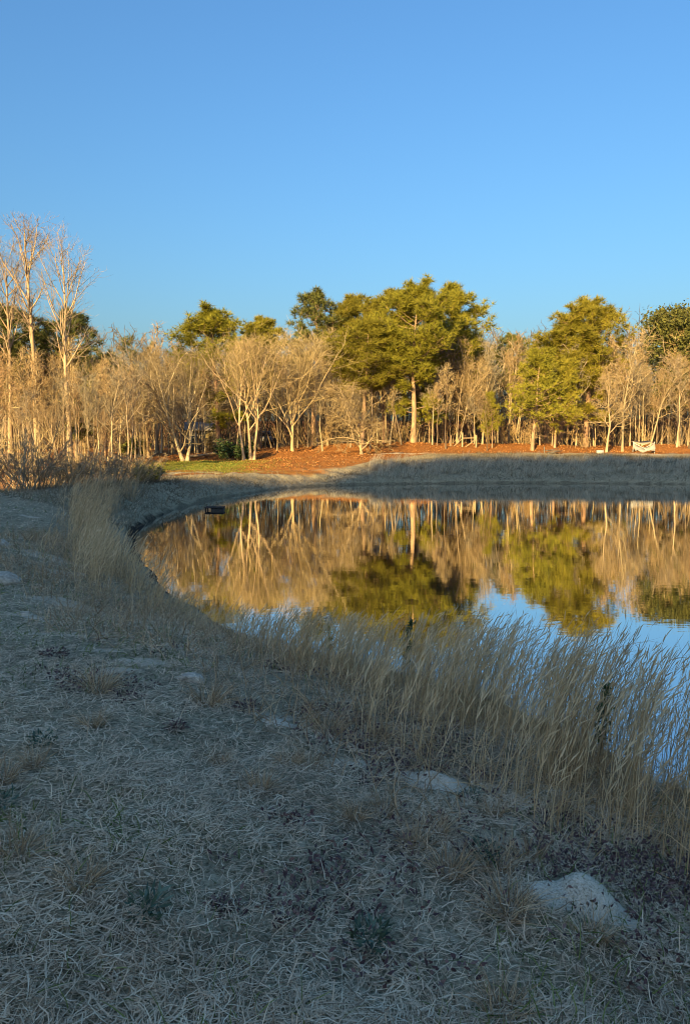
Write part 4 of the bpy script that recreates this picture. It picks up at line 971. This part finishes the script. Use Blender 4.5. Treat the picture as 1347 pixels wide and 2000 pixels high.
# low dark red weeds, green weeds
def rosette(n, rad, ln, wd, el=(0.1, 1.0), h=.05):
    m = MB(); a = rng.random(n) * 6.28; q = rad * np.sqrt(rng.random(n)); e = rng.uniform(*el, n)
    C = np.stack([q * np.cos(a), q * np.sin(a), h * rng.random(n)], 1); D = np.stack([np.cos(a) * np.cos(e), np.sin(a) * np.cos(e), np.sin(e)], 1)
    m.leaves(C, unit(D + rnd_dir(n) * .55), ln * (.6 + .8 * rng.random(n)), wd); return m
RW = [rosette(120, .09, .03, .015, h=.08).mesh('red_weed') for _ in range(3)]
for me in RW: me.materials.append(M_WEED)
for k, (px, py, s, lab) in enumerate([(722, 1533, .8, 'dark red weed left of the low pale mound'), (780, 1500, .8, 'dark red weed above the low pale mound'), (345, 1425, .9, 'dark red weed alone on the left of the near grass'), (106, 1285, 1.4, 'dark red weed on the sandy left slope'),
    (480, 1390, 1.2, 'dark red weed between two tan tufts before the tall grass'), (430, 1780, .7, 'faint red weed in the flattened grass at lower left'), (1050, 1600, .8, 'dark red weed touching the tall tan tuft on the right')]):
    x, y, z = hit(px, py); o = obj('weed', RW[k % 3], None, loc=(x, y, z)); o.scale = (s * .8, s * .8, s * .6); tag(o, lab, 'weed', 'dark red weeds')
rb = MB(); X = rng.uniform(-2.2, 3.4, 9000); Y = rng.uniform(2.2, 6.6, 9000); d = pond_d(X, Y)
pt = fbm(X * 1.6, Y * 1.6, 141, 3)
m_ = (np.exp(-(((X - 1.65) / .6) ** 2 + ((Y - 3.25) / .45) ** 2)) > rng.random(9000) * 1.2) | ((pt > .06) & (d > 2.2) & (d < 4.6) & (rng.random(9000) < .22)); X, Y = X[m_], Y[m_]
for x, y, z in zip(X, Y, ground_z(X, Y)): rb.merge(rosette(12, .06, .026, .014, h=.06), None, (x, y, z))
obj('ground_cover', rb, M_WEED, kind='stuff')
for k, (px, py, n, ln, s, lab) in enumerate([(722, 1850, 60, .09, 1.0, 'blue green leafy weed at the bottom, left of the tan tuft'), (285, 1795, 34, .09, 1.0, 'broad leaved green weed in the flattened grass, lower left'),
    (5, 1575, 40, .07, .9, 'green weed cut by the left picture edge'), (85, 1456, 40, .07, 1., 'green weed on the left near a straw yellow tuft'), (945, 1684, 70, .05, 1.1, 'bright green low weed patch beside brown tufts'),
    (915, 1565, 60, .05, 1.0, 'low green weed just right of the low pale mound')]):
    x, y, z = hit(px, py); m = rosette(int(n * 1.6), .08, ln * .75, ln * .19, (.2, 1.3), .09); o = obj('green_weed', m, M_BROAD, loc=(x, y, z)); o.scale = (s * .8, s * .8, s * .62); tag(o, lab, 'weed', 'green weeds in the near grass')
# saplings in the tall grass
for px, py, D, top, lab, mt in [(640, 1330, 7.7, 1225, 'small feathery green conifer seedling in the near tall grass', M_YNEEDLE), (780, 1360, 7.4, 1205, 'dark twiggy sapling standing in the tall grass against the water', M_HOLLY), (1165, 1480, 4.9, 1325, 'dark leafy sapling in the tall grass on the right', M_HOLLY)]:
    x = px_x(px, D, py); z = gz(x, D); H = py_z(top, D) - z
    e = empty('sapling', (x, D, z), lab, 'sapling')
    P = walk(np.array([[0, 0, 0.]]), np.array([[.08, 0, 1.]]), H, 8, 0, .06); Rd = taper(1, 8, .006, .002); st = MB().tubes(P, Rd, 5)
    B, Dd, rr, tt, _ = sprout(P, Rd, 18, .3, 1, .7); P1 = walk(B, Dd, H * .24 * (1.1 - tt), 4, .3, .12); st.tubes(P1, taper(len(B), 4, .0025, .0012), 3); obj('stem', st, M_REDTWIG, e)
    C = np.repeat(P1[:, 1:].reshape(-1, 3), 5, 0); lv = MB()
    if mt is M_YNEEDLE: lv.tris(C, unit(rnd_dir(len(C)) + np.array([0, 0, .6])), .06, .004)
    else: lv.leaves(C, rnd_dir(len(C)), .035, .016)
    obj('leaves', lv, mt, e)

# fallen leaves on the lit bank
X = rng.uniform(-16, 34, 46000); Y = rng.uniform(46, 76, 46000)
line = np.interp(X, [-30, -14, -9, -4, 0, 3, 6, 10, 40], [45, 50, 49.5, 50, 52.5, 56.5, 60.5, 61.8, 61.5]); dens = sstep(-.5, 3, Y - line) * (1 - .8 * np.exp(-(((X + 10.8) / 3.6) ** 2 + ((Y - 53.5) / 4) ** 2)))
ok = rng.random(len(X)) < dens; X, Y = X[ok], Y[ok]; n = len(X)
lf = MB(); lf.leaves(np.stack([X, Y, ground_z(X, Y) + .012], 1), unit(rnd_dir(n) * np.array([1, 1, .55]) + np.array([0, 0, .25])), .08 + .06 * rng.random(n), .06)
obj('fallen_leaves', lf, M_LITTER, kind='stuff')
# short green grass of the lawn patch
X = rng.normal(size=16000) * 2.6 - 10.6; Y = rng.normal(size=16000) * 3 + 53.5; ok = (pond_d(X, Y) > 3) & (Y > 47); X, Y = X[ok], Y[ok]; n = len(X)
M_LAWN = mat_rnd('lawn', [(0, (.09, .11, .018)), (.5, (.19, .22, .035)), (1, (.32, .30, .07))], translucent=.25)
g = MB(); blades(g, X, Y, ground_z(X, Y), .07 + .07 * rng.random(n), .02, rng.uniform(.5, 1.5, n), 3, .4); obj('lawn_grass', g, M_LAWN, kind='stuff')
